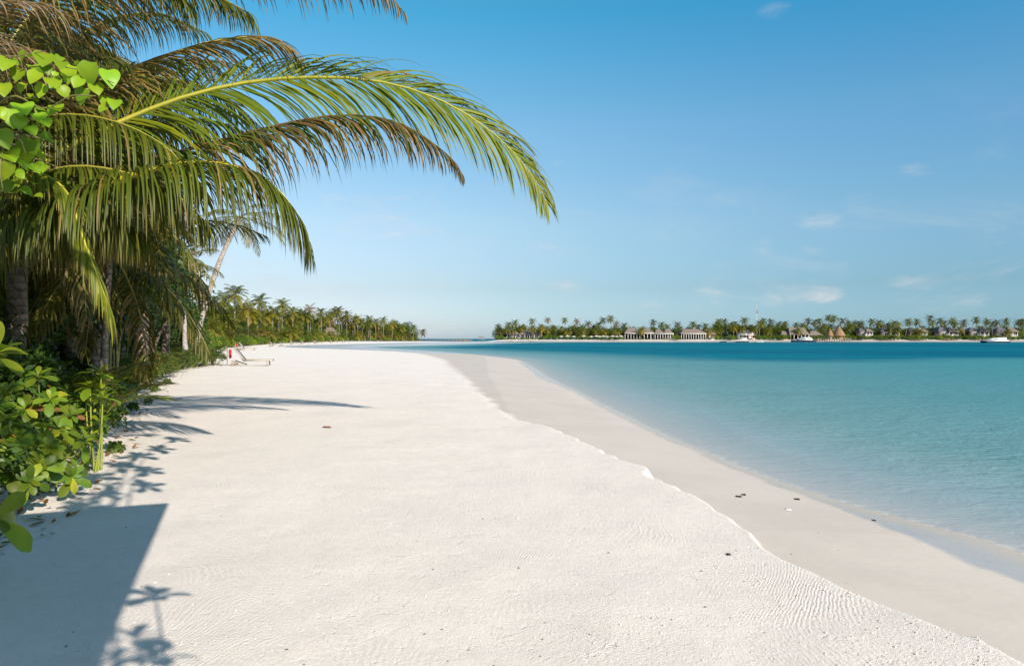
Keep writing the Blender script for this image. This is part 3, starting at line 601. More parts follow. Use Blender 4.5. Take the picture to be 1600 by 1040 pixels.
# dead grey fronds hanging back over the top left corner
for q, lab in (([C0, (-90, 260, 8.3), (-100, 90, 8.2), (-70, 0, 8.1), (-20, -45, 8.0), (40, -70, 8.0), (110, -60, 8.0)], 'dead grey frond sweeping across the top left corner'),
          ([C0, (-110, 300, 8.1), (-150, 160, 8.0), (-130, 60, 7.9), (-80, 20, 7.9), (-20, 5, 7.9), (50, 8, 7.9)], None),
          ([C0, (-120, 330, 8.0), (-160, 220, 7.8), (-140, 130, 7.7), (-90, 90, 7.7), (-30, 75, 7.7), (40, 80, 7.7)], None)):
    add_frond(pf(q), palm, .045, (.25, .2, .13), lab, L=1.35, W=.026, n=80, droop=.34, t0=.3, vang=-8, col=(.33, .27, .20), col2=(.26, .19, .12), seg=7, dryfrac=.3, tipdry=.2, fwd=(40, 22), lrat=(.9, 1, .7), clump=.2)
for q in ([C0, (-40, 300, 9.0), (0, 150, 9.4), (80, 40, 9.8), (190, -20, 10.2), (300, -20, 10.6), (390, 20, 10.9)], [C0, (-40, 330, 9.4), (40, 200, 10.0), (140, 130, 10.5), (250, 120, 11.0), (350, 150, 11.4), (420, 210, 11.6)],
          [C0, (-60, 380, 8.8), (10, 300, 9.0), (100, 262, 8.6), (190, 268, 8.4), (270, 300, 8.3), (325, 350, 8.3)],
          [C0, (-40, 380, 8.6), (30, 318, 8.5), (100, 300, 8.4), (160, 318, 8.4), (200, 362, 8.4)], [C0, (-80, 330, 9.0), (0, 210, 9.2), (90, 180, 9.0), (180, 190, 8.8), (260, 230, 8.7), (310, 290, 8.6)], 
          [C0, (-50, 420, 8.6), (20, 345, 8.7), (100, 328, 8.7), (170, 335, 8.8), (225, 365, 8.8)],
          [C0, (-50, 250, 9.2), (20, 60, 9.6), (110, -30, 10.0), (220, -45, 10.4), (320, -20, 10.8), (395, 30, 11.0)], [C0, (-30, 300, 9.6), (50, 130, 10.2), (150, 40, 10.8), (240, 20, 11.3), (320, 50, 11.6)],
          [C0, (-60, 200, 8.8), (-10, 20, 8.8), (60, -60, 8.9), (150, -70, 9.0), (240, -40, 9.1), (300, 10, 9.2)], [C0, (-20, 330, 10), (60, 200, 10.8), (140, 150, 11.4), (220, 150, 12), (290, 190, 12.4), (340, 240, 12.6)],
          [C0, (0, 320, 9.2), (80, 240, 9.8), (170, 200, 10.2), (260, 185, 10.6), (340, 190, 11.0), (400, 215, 11.2)],
          [C0, (-90, 420, 9.0), (-120, 380, 9.8), (-60, 330, 10.6), (30, 330, 11.3), (120, 370, 11.8)], [C0, (-50, 400, 9.8), (-20, 300, 10.8), (60, 220, 11.6), (160, 190, 12.2), (260, 200, 12.6)]):
    add_frond(pf(q), palm, .045, (.26, .24, .04), L=1.05, W=.031, n=140, droop=1.5, t0=.2, vang=-30, col=(.058, .082, .008), col2=(.10, .12, .010), seg=5, dryfrac=.07, tipdry=.18, fwd=(60, 25), lrat=(.9, 1, .4))
for a_, e_ in ((3.6, 50), (4.3, 20), (5.0, 60), (5.6, 15), (2.9, 25)):
    add_frond(arc(CR-PB, a_, e_, 5.2, 75), palm, .045, (.26, .24, .04), L=1.05, W=.038, n=56, droop=.7, t0=.2, vang=-15, col=(.07, .11, .012), seg=3, flat=True, dryfrac=.1)

# ------------------------------------------------------------------ palms standing along the edge of the thicket
def edge_palm(px, base_y, crown_px, crown_py, Y, label, L=3.6, n=18, r=.15, group=None, lean=None, col=(.06, .095, .014), droop=.6, leaf=.8, e_rng=(70, -45), bcol=(.27, .22, .18), nl=46, skip=None, dry=.1, name='coconut_palm', seg=4):
    bx, by = P(px, 0, Y)[0], Y; cr = P(crown_px, crown_py, Y if lean is None else Y+lean)
    root = empty(name, (bx, by, 0), 0, label, 'palm tree', group); B = np.array([bx, by, 0]); c = cr-B
    V, Fq, C = trunk_geo([(0, 0, -.2), (c[0]*.18, c[1]*.2, c[2]*.3), (c[0]*.55, c[1]*.55, c[2]*.68), tuple(c)], r, r*.72, 12, bcol); mesh('trunk', V, Fq, M_BARK, root, C)
    for i in range(n):
        az_ = i*2.399+.4; e0 = e_rng[0]+(e_rng[1]-e_rng[0])*(i/(n-1))**.9+(rng.random()-.5)*14
        if skip and skip(az_ % (2*math.pi), e0): continue
        old = i/(n-1); cc = np.array(col)*(1-.0*old)+np.array([.05, .02, 0])*old
        add_frond(arc(c, az_, e0, L*(.8+.3*rng.random()), 62-(25*old)+rng.random()*15), root, .03, (.20, .18, .04), L=leaf, W=.033, n=nl, droop=droop*(.7+.6*old), t0=.2, vang=-12, col=cc, seg=seg, flat=True, dryfrac=dry+.35*(old > .85), tipdry=.25)
    return root
edge_palm(20, 0, 40, 205, 11.2, 'palm directly behind the big arching one, its crown filling the upper left', 3.4, 20, .17, leaf=.75, droop=1.1, nl=56, col=(.05, .078, .010))
edge_palm(108, 0, 118, 300, 16, 'palm with a stout scarred trunk standing behind the hanging yellow-green frond', 3.2, 18, .19, leaf=.85, droop=.9, bcol=(.34, .25, .19))
edge_palm(222, 0, 214, 338, 24, 'palm on a pinkish rough trunk in the dark middle of the left thicket', 2.6, 20, .26, bcol=(.42, .30, .24), leaf=.8, droop=.8)
edge_palm(258, 0, 262, 420, 33, 'short palm with drooping golden brown fronds beside the white-trunked palm', 2.3, 22, .2, col=(.14, .11, .02), droop=1.0, e_rng=(60, -70), leaf=.75, bcol=(.14, .10, .07), dry=.45)
edge_palm(290, 0, 283, 412, 40, 'palm with a pale grey straight trunk and yellowish crown, left of the leaning palm', 2.6, 20, .16, col=(.14, .15, .02), droop=.6, bcol=(.42, .38, .36), leaf=.7)
edge_palm(302, 0, 374, 340, 47, 'tall palm with a slim pale trunk leaning out to the right over the bushes', 3.4, 16, .19, lean=-1.0, col=(.08, .115, .016), droop=.55, bcol=(.46, .40, .34), leaf=.7, e_rng=(55, -30))
edge_palm(160, 0, 172, 388, 12.6, 'slim young palm in the shade behind the cane stems', 2.6, 14, .07, col=(.05, .075, .012), droop=.9, leaf=.7)
edge_palm(52, 0, 66, 330, 17, 'dark palm standing in front of the white house wall', 3.0, 16, .16, col=(.05, .08, .012), droop=.8, bcol=(.10, .08, .06))

edge_palm(-60, 0, -40, 40, 12.5, 'palm behind the dead grey fronds at the top left corner', 3.8, 22, .18, leaf=.95, droop=1.0, nl=54, col=(.05, .07, .014))
edge_palm(150, 0, 150, 190, 15, 'palm with dark drooping fronds high behind the big green frond', 3.0, 20, .16, leaf=.9, droop=1.1, nl=50, col=(.045, .068, .012))
edge_palm(-10, 0, 0, 320, 13, 'low crowned dark palm behind the heart-leaved vine', 3.0, 18, .16, leaf=.85, droop=1.1, nl=48, col=(.05, .075, .012))

# the bundle of bare yellow-green canes
cb = P(168, 0, 15.5); cane = empty('cane_palm', (cb[0], 15.5, 0), 0, 'clump of bare yellow-green canes rising out of the undergrowth under the torn frond', 'palm')
for k in range(9):
    a_ = k*.7; dx, dy = .20*math.cos(a_*1.9), .14*math.sin(a_*1.9); h_ = 2.2+.22*math.sin(k*2.1)
    V, Fq = tube_np(catmull([(dx*.6, dy*.6, 0), (dx, dy, h_*.5), (dx*1.25+.02*k-.06, dy*1.2, h_)], 10), np.linspace(.036, .02, 10), 7)
    mesh('cane', V, Fq, M_RACHIS, cane, np.tile((.17, .19, .03) if k % 3 else (.20, .13, .05), (len(V), 1)))
for k in range(7):
    a_ = k*2.4; o = np.array([.1*math.cos(a_), .08*math.sin(a_), 2.2])
    add_frond(arc(o, a_, 62, 1.3, 110), cane, .014, L=.5, W=.028, n=24, droop=1.0, t0=.2, seg=3, flat=True, col=(.09, .12, .015), dryfrac=.2)

# ------------------------------------------------------------------ undergrowth
# thicket wall: dark broadleaf bushes behind the edge, each its own shrub
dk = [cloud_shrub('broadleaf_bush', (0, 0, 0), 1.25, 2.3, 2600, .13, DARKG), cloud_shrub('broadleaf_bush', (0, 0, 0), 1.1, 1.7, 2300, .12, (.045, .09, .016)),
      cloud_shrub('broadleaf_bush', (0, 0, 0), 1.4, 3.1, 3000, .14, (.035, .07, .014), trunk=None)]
fc = feather_clump('fan_of_young_palm', (0, 0, 0), 13, 1.7, col=(.05, .095, .014)); fc.name = 'young_palm'
fc2 = feather_clump('young_palm', (0, 0, 0), 11, 1.3, col=(.085, .13, .016), e=(55, 85))
ns = [rosette_shrub('beach_cabbage', (0, 0, 0), rand_stems(26, .62, .75), .15, .062, (.06, .125, .018), 10), rosette_shrub('beach_cabbage', (0, 0, 0), rand_stems(34, .8, .95), .15, .06, (.08, .15, .02), 9)]
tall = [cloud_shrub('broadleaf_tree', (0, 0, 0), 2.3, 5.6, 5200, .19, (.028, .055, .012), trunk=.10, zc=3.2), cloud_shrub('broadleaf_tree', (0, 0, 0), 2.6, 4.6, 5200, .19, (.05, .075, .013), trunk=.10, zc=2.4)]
for q in dk+[fc, fc2]+ns+tall: register(q)
first = {}
def place(proto, x_, y_, rz=None, sc=1.0, label=None, cat=None, group=None, z_=None, sz=None):
    if proto.name not in first: first[proto.name] = 1; o = proto
    else: o = copy_tree(proto)
    o.location = (x_, y_, 0.0 if z_ is None else z_); o.rotation_euler = (0, 0, rng.random()*6.28 if rz is None else rz); o.scale = (sc, sc, sz or sc)
    setp(o, label, cat, group); return o
EDGE = [(790+0, 0)]
def edge_x(Y):   # x of the vegetation edge at distance Y
    return float(np.interp(Y, [3, 5, 7, 8.7, 11, 14, 19.3, 26.7, 34.5, 40, 43, 47, 60, 80, 110, 160, 220, 352, 420, 445], [-3.6, -4.3, -4.9, -5.4, -6.5, -8.0, -10.4, -13.4, -16.4, -17.4, -17.8, -20.5, -26, -33, -43.5, -57, -69.5, -79, -62, -55]))
def lat(Y, off): return edge_x(Y)-off
# front rows
i = 0
for Y in np.arange(9.6, 44, .95):
    k = i % 5; j = (rng.random()-.5)
    p_ = [ns[0], fc2, dk[1], ns[1], fc][k]; off = [.25, .45, .8, .35, .6][k]
    lb = ['low beach cabbage bush at the front edge of the left thicket', 'small arching young palm at the front edge of the left thicket', 'dark rounded bush at the front edge of the left thicket', 'leafy beach cabbage bush in the front row of the left thicket', 'arching young palm in the front row of the left thicket'][k]
    place(p_, lat(Y, off+.3*j), Y, None, (1.0 if k in (0, 1) else (.55 if k == 2 else .75))+.3*rng.random(), lb, ['shrub', 'palm', 'shrub', 'shrub', 'palm'][k], ['low beach cabbage bushes along the thicket', 'small young palms along the thicket', 'dark bushes along the thicket', 'leafy beach cabbage bushes of the front row', 'arching young palms of the front row'][k]); i += 1
i = 0
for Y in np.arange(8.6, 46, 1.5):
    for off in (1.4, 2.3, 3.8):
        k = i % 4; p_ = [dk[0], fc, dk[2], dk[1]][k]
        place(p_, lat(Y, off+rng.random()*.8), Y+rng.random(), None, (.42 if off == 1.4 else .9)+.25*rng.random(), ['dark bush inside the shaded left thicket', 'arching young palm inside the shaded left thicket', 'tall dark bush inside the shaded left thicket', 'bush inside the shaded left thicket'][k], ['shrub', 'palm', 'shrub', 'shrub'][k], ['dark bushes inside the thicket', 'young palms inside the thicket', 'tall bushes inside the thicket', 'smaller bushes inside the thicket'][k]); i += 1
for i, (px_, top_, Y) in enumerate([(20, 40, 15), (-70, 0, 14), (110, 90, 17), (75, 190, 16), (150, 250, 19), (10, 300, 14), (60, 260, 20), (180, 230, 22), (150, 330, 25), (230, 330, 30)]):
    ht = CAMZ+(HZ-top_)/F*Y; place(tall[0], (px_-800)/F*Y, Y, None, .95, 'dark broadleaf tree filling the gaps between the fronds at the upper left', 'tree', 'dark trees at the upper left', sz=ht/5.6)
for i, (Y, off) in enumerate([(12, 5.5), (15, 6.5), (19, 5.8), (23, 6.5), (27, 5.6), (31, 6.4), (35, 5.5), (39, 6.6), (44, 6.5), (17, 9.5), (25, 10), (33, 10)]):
    place(tall[i % 2], lat(Y, off), Y, None, .8+.25*rng.random(), ['dark broadleaf tree closing off the back of the left thicket', 'lighter green broadleaf tree at the back of the left thicket'][i % 2], 'tree', ['dark broadleaf trees behind the thicket', 'lighter broadleaf trees behind the thicket'][i % 2])

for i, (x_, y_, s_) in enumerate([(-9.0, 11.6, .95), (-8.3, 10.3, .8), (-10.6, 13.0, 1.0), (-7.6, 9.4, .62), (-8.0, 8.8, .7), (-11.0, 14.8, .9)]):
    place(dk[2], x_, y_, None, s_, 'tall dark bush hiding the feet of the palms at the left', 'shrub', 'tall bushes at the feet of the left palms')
# near foreground plants, each built for its own place
def stems_to(base, tips, mid=.5): return [[(0+.03*k, 0, -.03), ((t[0])*mid, (t[1])*mid, t[2]*.55), t] for k, t in enumerate(tips)]
def tips_px(base, lst): return [tuple(P(*q)-np.array([base[0], base[1], 0])) for q in lst]
b0 = (-3.62, 4.35)
sA = rosette_shrub('large_leaved_shrub', (b0[0]-.25, b0[1], 0), stems_to(b0, tips_px((b0[0]-.25, b0[1]), [(-12, 560, 4.3), (-18, 812, 4.1), (-60, 640, 4.6), (-70, 740, 4.4)])), .34, .155, (.15, .22, .018), 8, 'shrub with very large glossy leaves poking in at the left edge, nearest the viewer', 'shrub', r=.02)
b1 = G(150, 735)
sB = rosette_shrub('beach_cabbage', (b1[0], b1[1], 0), [[(q[0]*.3, q[1], 0), (q[0]*.8, q[1], q[2]*.5), q] for q in ((-.07, 0, 1.0), (.05, .02, 1.16), (.13, -.08, .88), (-.16, .06, .82), (.02, .1, 1.05))], .25, .09, (.16, .24, .016), 12, 'single slender shrub with bare green stems and leafy top standing on open sand', 'shrub', r=.014, stemcol=(.22, .26, .04))
nearp = [((60, 768), [(75, 700, 6.9), (110, 745, 7.0), (40, 720, 6.8), (20, 690, 6.9), (90, 672, 7.2), (60, 730, 6.6), (130, 690, 7.3)], 'low shrub with bright rounded leaves just above the straight-edged shade'),
         ((20, 790), [(10, 740, 6.2), (45, 752, 6.3), (-15, 700, 6.2), (30, 700, 6.5), (5, 665, 6.6)], 'small bright leafed shrub at the left edge over the shaded sand'),
         ((70, 740), [(78, 625, 7.8), (40, 640, 7.7), (110, 650, 7.9), (15, 615, 7.8), (60, 590, 8.0), (90, 690, 7.6), (-10, 640, 7.5)], 'taller leafy shrub at the left edge behind the bright rounded one')]
for (bx_, by_), tips, lb in nearp:
    bb = G(bx_, by_); rosette_shrub('beach_cabbage', (bb[0], bb[1], 0), stems_to(bb, tips_px(bb, tips)), .20, .085, (.11, .18, .018), 12, lb, 'shrub', r=.011)
for i, (x_, y_) in enumerate([(-5.7, 7.6), (-6.2, 8.3), (-6.9, 9.0), (-6.0, 9.4), (-6.8, 7.6), (-5.2, 6.1), (-5.6, 5.2), (-7.6, 8.2)]):
    place([ns[1], ns[0], dk[1]][i % 3], x_, y_, None, .8+.25*rng.random(), ['leafy beach cabbage bush in the shadows at the far left', 'low beach cabbage bush in the shadows at the far left', 'dark bush in the shadows at the far left'][i % 3], 'shrub', ['leafy bushes at the far left', 'low bushes at the far left', 'dark bushes at the far left'][i % 3])
# small ground creeper sprigs
sprig = rosette_shrub('seedling', (0, 0, 0), rand_stems(5, .1, .14), .09, .045, (.07, .13, .02), 7, r=.004); register(sprig)
for i, (px_, py_) in enumerate([(122, 738), (182, 708), (206, 640), (246, 612), (226, 632), (262, 600), (188, 655)]):
    q = G(px_, py_); place(sprig, q[0], q[1], None, 1.0+.4*rng.random(), 'tiny green seedling growing on the sand at the foot of the left thicket', 'plant', 'seedlings on the sand')

# heart-leaved creeper over the palm, top left
vb = P(60, 0, 7.4); vine = empty('heart_leaved_vine', (-6.1, 7.3, 0), 0, 'climbing vine with bright heart-shaped leaves spilling in at the upper left', 'vine')
vo = np.array([-6.1, 7.3, 0]); vs, vl = [], []
vpts = [[(-80, 560, 7.3), (-60, 330, 7.2), (-20, 180, 7.1), (30, 110, 7.0), (110, 105, 6.9), (178, 130, 6.9)], [(-60, 330, 7.2), (-30, 260, 7.0), (10, 215, 6.9), (30, 215, 6.8), (40, 240, 6.8)], [(-20, 180, 7.1), (20, 150, 7.0), (70, 170, 6.9), (110, 150, 6.8), (150, 150, 6.8)],
        [(-60, 240, 7.0), (0, 100, 6.9), (20, 90, 6.9), (70, 80, 6.8)], [(10, 215, 6.9), (0, 260, 6.8), (5, 300, 6.8)]]
for q in vpts:
    c = catmull([P(*z_)-vo for z_ in q], 14); V, Fq = tube_np(c, np.linspace(.012, .005, 14), 5); vs.append((V, Fq, np.tile((.16, .15, .05), (len(V), 1))))
V, Fq = tube_np(catmull([(0, 0, 0), (-.3, .1, .5), tuple(P(-80, 560, 7.3)-vo)], 8), np.linspace(.02, .012, 8), 6); vs.append((V, Fq, np.tile((.16, .13, .07), (len(V), 1))))
V, Fq, C = merge(vs); mesh('stems', V, Fq, M_RACHIS, vine, C)
spots = [(68, 92, 1.2), (105, 115, 1.1), (138, 112, 1.3), (172, 118, 1.2), (85, 130, 1.0), (36, 165, 1.25), (62, 145, .9), (125, 150, 1.0), (152, 140, .9), (8, 98, 1.1), (5, 140, 1.0), (25, 118, .9), (90, 168, .9), (178, 160, .9), (45, 230, 1.5), (15, 240, 1.3), (5, 215, 1.2),
         (60, 262, .9), (8, 268, 1.2), (30, 195, .9), (62, 182, .9), (50, 120, .9), (20, 185, 1.2), (118, 132, .8), (160, 160, .7), (8, 295, .8), (35, 275, .7), (95, 100, .8), (75, 112, .7), (0, 175, 1.0), (-20, 130, 1.1), (-25, 220, 1.2), (75, 195, .7), (52, 205, .8)]
pos, DD, NN, LL = [], [], [], []
for (px_, py_, s_) in spots:
    p = P(px_, py_, 6.75+.25*rng.random())-vo; pos.append(p); dr = norm(np.array([rng.random()-.35, -.3+.5*(rng.random()-.5), -.75+.5*rng.random()])); DD.append(dr); NN.append(norm(np.array([.35+.4*(rng.random()-.5), -.8, .45+.5*rng.random()]))); LL.append(.165*s_)
for k_i in range(70):
    px_, py_ = rng.normal(60, 48), 80+rng.random()*230
    if px_ > 190 or (py_ > 190 and px_ > 75): continue
    pos.append(P(px_, py_, 6.85+.5*rng.random())-vo); DD.append(norm(np.array([rng.random()-.5, -.3+.9*(rng.random()-.5), -.6+.7*rng.random()]))); NN.append(norm(np.array([.3+1.2*(rng.random()-.5), -.6, .3+.9*rng.random()]))); LL.append(.07+.09*rng.random())
pos = np.array(pos); DD = np.array(DD); pos = pos-DD*.1
V, Fq, C = leaves_geo(pos, DD, np.array(NN), np.array(LL), np.array(LL)*.95, jit((.15, .26, .014), len(pos), .38, .16), 'heart', .35, .32, 7); mesh('leaves', V, Fq, M_LEAF, vine, C)

# overhead: square sunshade and a shrub behind the viewer, both only seen by their shadows
k_ = np.array([-.93, -.37])/np.hypot(.93, .37); u_ = np.array([.36, -.93])/np.hypot(.36, .93); hz = 3.0; s_ = hz/math.tan(SUN_EL)
c0 = G(262, 785) - s_*np.array([-.6, .8]); ctr_ = c0+u_*2.2+k_*2.2
ps = empty('beach_sunshade', (ctr_[0], ctr_[1], 0), 0, 'square sunshade above the viewer throwing the sharp cornered shade, lower left', 'sunshade')
cc_ = [c0, c0+u_*4.4, c0+u_*4.4+k_*4.4, c0+k_*4.4]; V = [(q[0]-ctr_[0], q[1]-ctr_[1], hz) for q in cc_]+[(0, 0, hz+.55)]
V += [(a, b, c-.03) for a, b, c in V]
mesh('canopy', V, [(0, 1, 4), (1, 2, 4), (2, 3, 4), (3, 0, 4), (6, 5, 9), (7, 6, 9), (8, 7, 9), (5, 8, 9), (0, 5, 6, 1), (1, 6, 7, 2), (2, 7, 8, 3), (3, 8, 5, 0)], M_CANVAS, ps, smooth=False)
MB().tube([(0, 0, 0), (0, 0, hz+.5)], [.05, .05], 12).build('pole', M_WOOD, ps)
bs = (.95, -.75); up_ = lambda X, Y, h: (X+.6*h/math.tan(SUN_EL)-bs[0], Y-.8*h/math.tan(SUN_EL)-bs[1], h)
g1 = G(243, 935); g2 = G(215, 1000); g3 = G(240, 1030); g4 = G(185, 1035)
rosette_shrub('overhanging_shrub', (bs[0], bs[1], 0), [[(0, 0, 0), (-.05, .3, 1.3), up_(g1[0], g1[1], 2.45)], [(0, 0, 0), (-.1, .3, 1.3), up_(g2[0], g2[1], 2.4)], [(0, 0, 0), (0, .2, 1.2), up_(g3[0], g3[1], 2.3)], [(0, 0, 0), (0, .2, 1.2), up_(g4[0], g4[1], 2.3)]], .21, .105, (.1, .17, .02), 10,
              'leafy shrub behind the viewer, its sprig shadows at the lower left', 'shrub', r=.014)
sp_ = [(229, 759), (150, 745), (188, 728), (215, 712), (246, 700), (275, 686), (300, 664), (168, 772), (128, 792), (205, 690), (240, 672), (285, 640), (325, 668), (262, 655), (175, 700), (230, 735)]
bt = (2.3, -2.6); tips = []  # unseen tree, added so that its twigs throw shadows on these spots
for k_i, q in enumerate(sp_):
    g_ = G(*q); hh = 4.0+.25*(k_i % 3); cx_, cy_ = g_[0]+.6*hh/math.tan(SUN_EL), g_[1]-.8*hh/math.tan(SUN_EL)
    if (hh-.35-CAMZ)/max(cy_+.2, .1) < .52: continue
    tp = (cx_-bt[0], cy_-bt[1], hh); tips.append([(.04*math.cos(k_i), .04*math.sin(k_i), 2.9), (tp[0]*.35, tp[1]*.3, 3.9), (tp[0]*.75, tp[1]*.72, hh+.3), tp])
ovt = rosette_shrub('overhanging_tree', (bt[0], bt[1], 0), tips, .26, .11, (.1, .17, .02), 9, 'small tree behind the viewer whose twigs dapple the sand', 'tree', r=.016)
tk = tube_np(catmull([(bt[0], bt[1], 0), (bt[0]+.1, bt[1]+.05, 1.6), (bt[0], bt[1], 3.0)], 8), np.linspace(.09, .06, 8), 8); tk_o = mesh('trunk', tk[0]-np.array([bt[0], bt[1], 0]), tk[1], M_BARK, ovt, np.tile((.2, .16, .12), (len(tk[0]), 1)))
# unseen palm added behind the viewer so its crown shades the thicket
def over_palm(base, mid, crown, n, L, label, skip=None):
    root = empty('coconut_palm', (base[0], base[1], 0), 0, label, 'palm tree'); B = np.array([base[0], base[1], 0.]); c = np.array(crown)-B
    V, Fq, C = trunk_geo([(0, 0, -.2)]+[tuple(np.array(q)-B) for q in mid]+[tuple(c)], .2, .13, 12, (.30, .26, .22)); mesh('trunk', V, Fq, M_BARK, root, C)
    for i in range(n):
        a_ = i*2.399+1.0; e0 = 62-100*(i/(n-1))
        add_frond(arc(c, a_, e0, L*(.85+.25*rng.random()), 55), root, .04, (.2, .18, .04), L=.85, W=.045, n=64, droop=.6, t0=.2, vang=-12, col=(.06, .095, .01), seg=4, flat=True)
    return root
over_palm((-3.2, -1.8), [(-3.1, -1.6, 2.5), (-2.4, -.6, 4.8)], (-1.6, -.1, 6.4), 12, 2.8, 'palm behind the viewer whose crown shades the left shrubs')
# leaf litter under the thicket
MBl = MB(); Vl, Fl_ = [], []
ys = np.linspace(8, 46, 60); Vl = [(edge_x(a)-.9-.35*math.sin(a*2.1), a, .03) for a in ys]+[(edge_x(a)-16, a, .03) for a in ys]
lt = mesh('leaf_litter', Vl, [(k, k+1, 60+k+1, 60+k) for k in range(59)], M_SOIL); setp(lt, 'dark leaf litter and soil under the left thicket', 'ground cover', kind='stuff')
def litter():
    r_ = np.random.default_rng(11); n = 900; Yl = 5.2+40*r_.random(n)**1.5; Xl = np.array([edge_x(a) for a in Yl])+.9*r_.random(n)**2.2-.5*r_.random(n)
    a_ = r_.random(n)*6.28; D = np.c_[np.cos(a_), np.sin(a_), .12*r_.random(n)]; L_ = .04+.10*r_.random(n); z_ = terrain_z(Xl, Yl)[0]
    c_ = np.array([[.20, .11, .05]])*(.4+1.1*r_.random((n, 1))); c_ = np.where(r_.random((n, 1)) < .2, np.array([[.10, .13, .03]]), c_)
    V, Fq, C = leaves_geo(np.c_[Xl, Yl, z_+.006], D, np.tile([0, 0, 1.], (n, 1))+.5*(r_.random((n, 3))-.5), L_, L_*.45, c_, 'ellipse', -.2, .3, 3); return mesh('dry_leaf_litter', V, Fq, M_LEAF, None, C)
setp(litter(), 'dry brown leaves scattered on the sand along the foot of the left thicket', 'leaf litter', kind='stuff')
# ------------------------------------------------------------------ prototypes seen far away
def far_palm(col, dry, dense=22, droop=.5, e=(75, -50)):
    root = empty('coconut_palm'); V, Fq, C = trunk_geo([(0, 0, -.3), (.15, 0, 3), (.05, 0, 7), (0, 0, 10)], .19, .12, 7, (.27, .23, .19)); mesh('trunk', V, Fq, M_BARK, root, C)
    parts = []
    for i in range(dense):
        a_ = i*2.399+rng.random()*.5; e0 = e[0]+(e[1]-e[0])*i/(dense-1)+rng.random()*14; old = i/(dense-1)
        (V, Fq, C), (rp, ln) = frond_geo(arc((0, 0, 0), a_, e0, 3.5*(.8+.35*rng.random()), 78-35*old, 6), L=1.15, W=.125, n=25, droop=droop+.5*old, t0=.15, vang=-10, seg=2, flat=True, tipdry=0,
                                         col=np.array(col)*(1-old)+np.array(dry)*old, dryfrac=.05+.25*(old > .8)); parts.append((V, Fq, C))
        V2, F2 = tube_np(rp[::4], np.linspace(.04, .012, len(rp[::4])), 4); parts.append((V2, F2, np.tile((.2, .18, .05), (len(V2), 1))))
    V, Fq, C = merge(parts); cr = mesh('crown', V, Fq, M_FAR, root, C); cr.location = (0, 0, 10); register(root); return root
FP = [far_palm((.065, .115, .012), (.12, .15, .016)), far_palm((.12, .16, .014), (.16, .165, .02), 24), far_palm((.05, .075, .018), (.09, .08, .025), 18, .35),
      far_palm((.17, .185, .016), (.25, .22, .025), 22, .7), far_palm((.14, .10, .04), (.26, .16, .08), 18, .9), far_palm((.085, .135, .012), (.17, .17, .018), 25, .6)]
def put_palm(k, X, Y, z0, ztop, label, group=None, lean=0, sc=1.0):
    pr = FP[k]
    if pr.name not in first: first[pr.name] = 1; o = pr
    else: o = copy_tree(pr)
    o.location = (X, Y, z0); o.rotation_euler = (0, 0, 0); setp(o, label, 'palm tree', group)
    h = max(2.0, ztop-z0-1.6*sc)
    for c in o.children:
        if c.name.startswith('trunk'): c.scale = (1, 1, h/10); c.rotation_euler = (0, math.atan2(lean, h), 0)
        else: c.location = (lean, 0, h*math.cos(math.atan2(lean, h))); c.scale = (sc,)*3; c.rotation_euler = ((rng.random()-.5)*.3, (rng.random()-.5)*.3, rng.random()*6.28)
    return o
fb = [cloud_shrub('leafy_bush', (0, 0, 0), 1.5, 1.9, 1300, .22, (.085, .15, .016), mat=M_FAR), cloud_shrub('leafy_bush', (0, 0, 0), 1.6, 2.2, 1300, .24, (.055, .105, .016), mat=M_FAR),
      cloud_shrub('leafy_bush', (0, 0, 0), 1.4, 1.5, 1100, .22, (.15, .21, .018), mat=M_FAR), cloud_shrub('broadleaf_tree', (0, 0, 0), 2.8, 6.5, 2600, .34, (.045, .085, .016), trunk=.12, zc=3.6, mat=M_FAR),
      cloud_shrub('broadleaf_tree', (0, 0, 0), 3.0, 5.6, 2600, .34, (.085, .115, .016), trunk=.12, zc=3.0, mat=M_FAR)]
for q in fb: register(q)
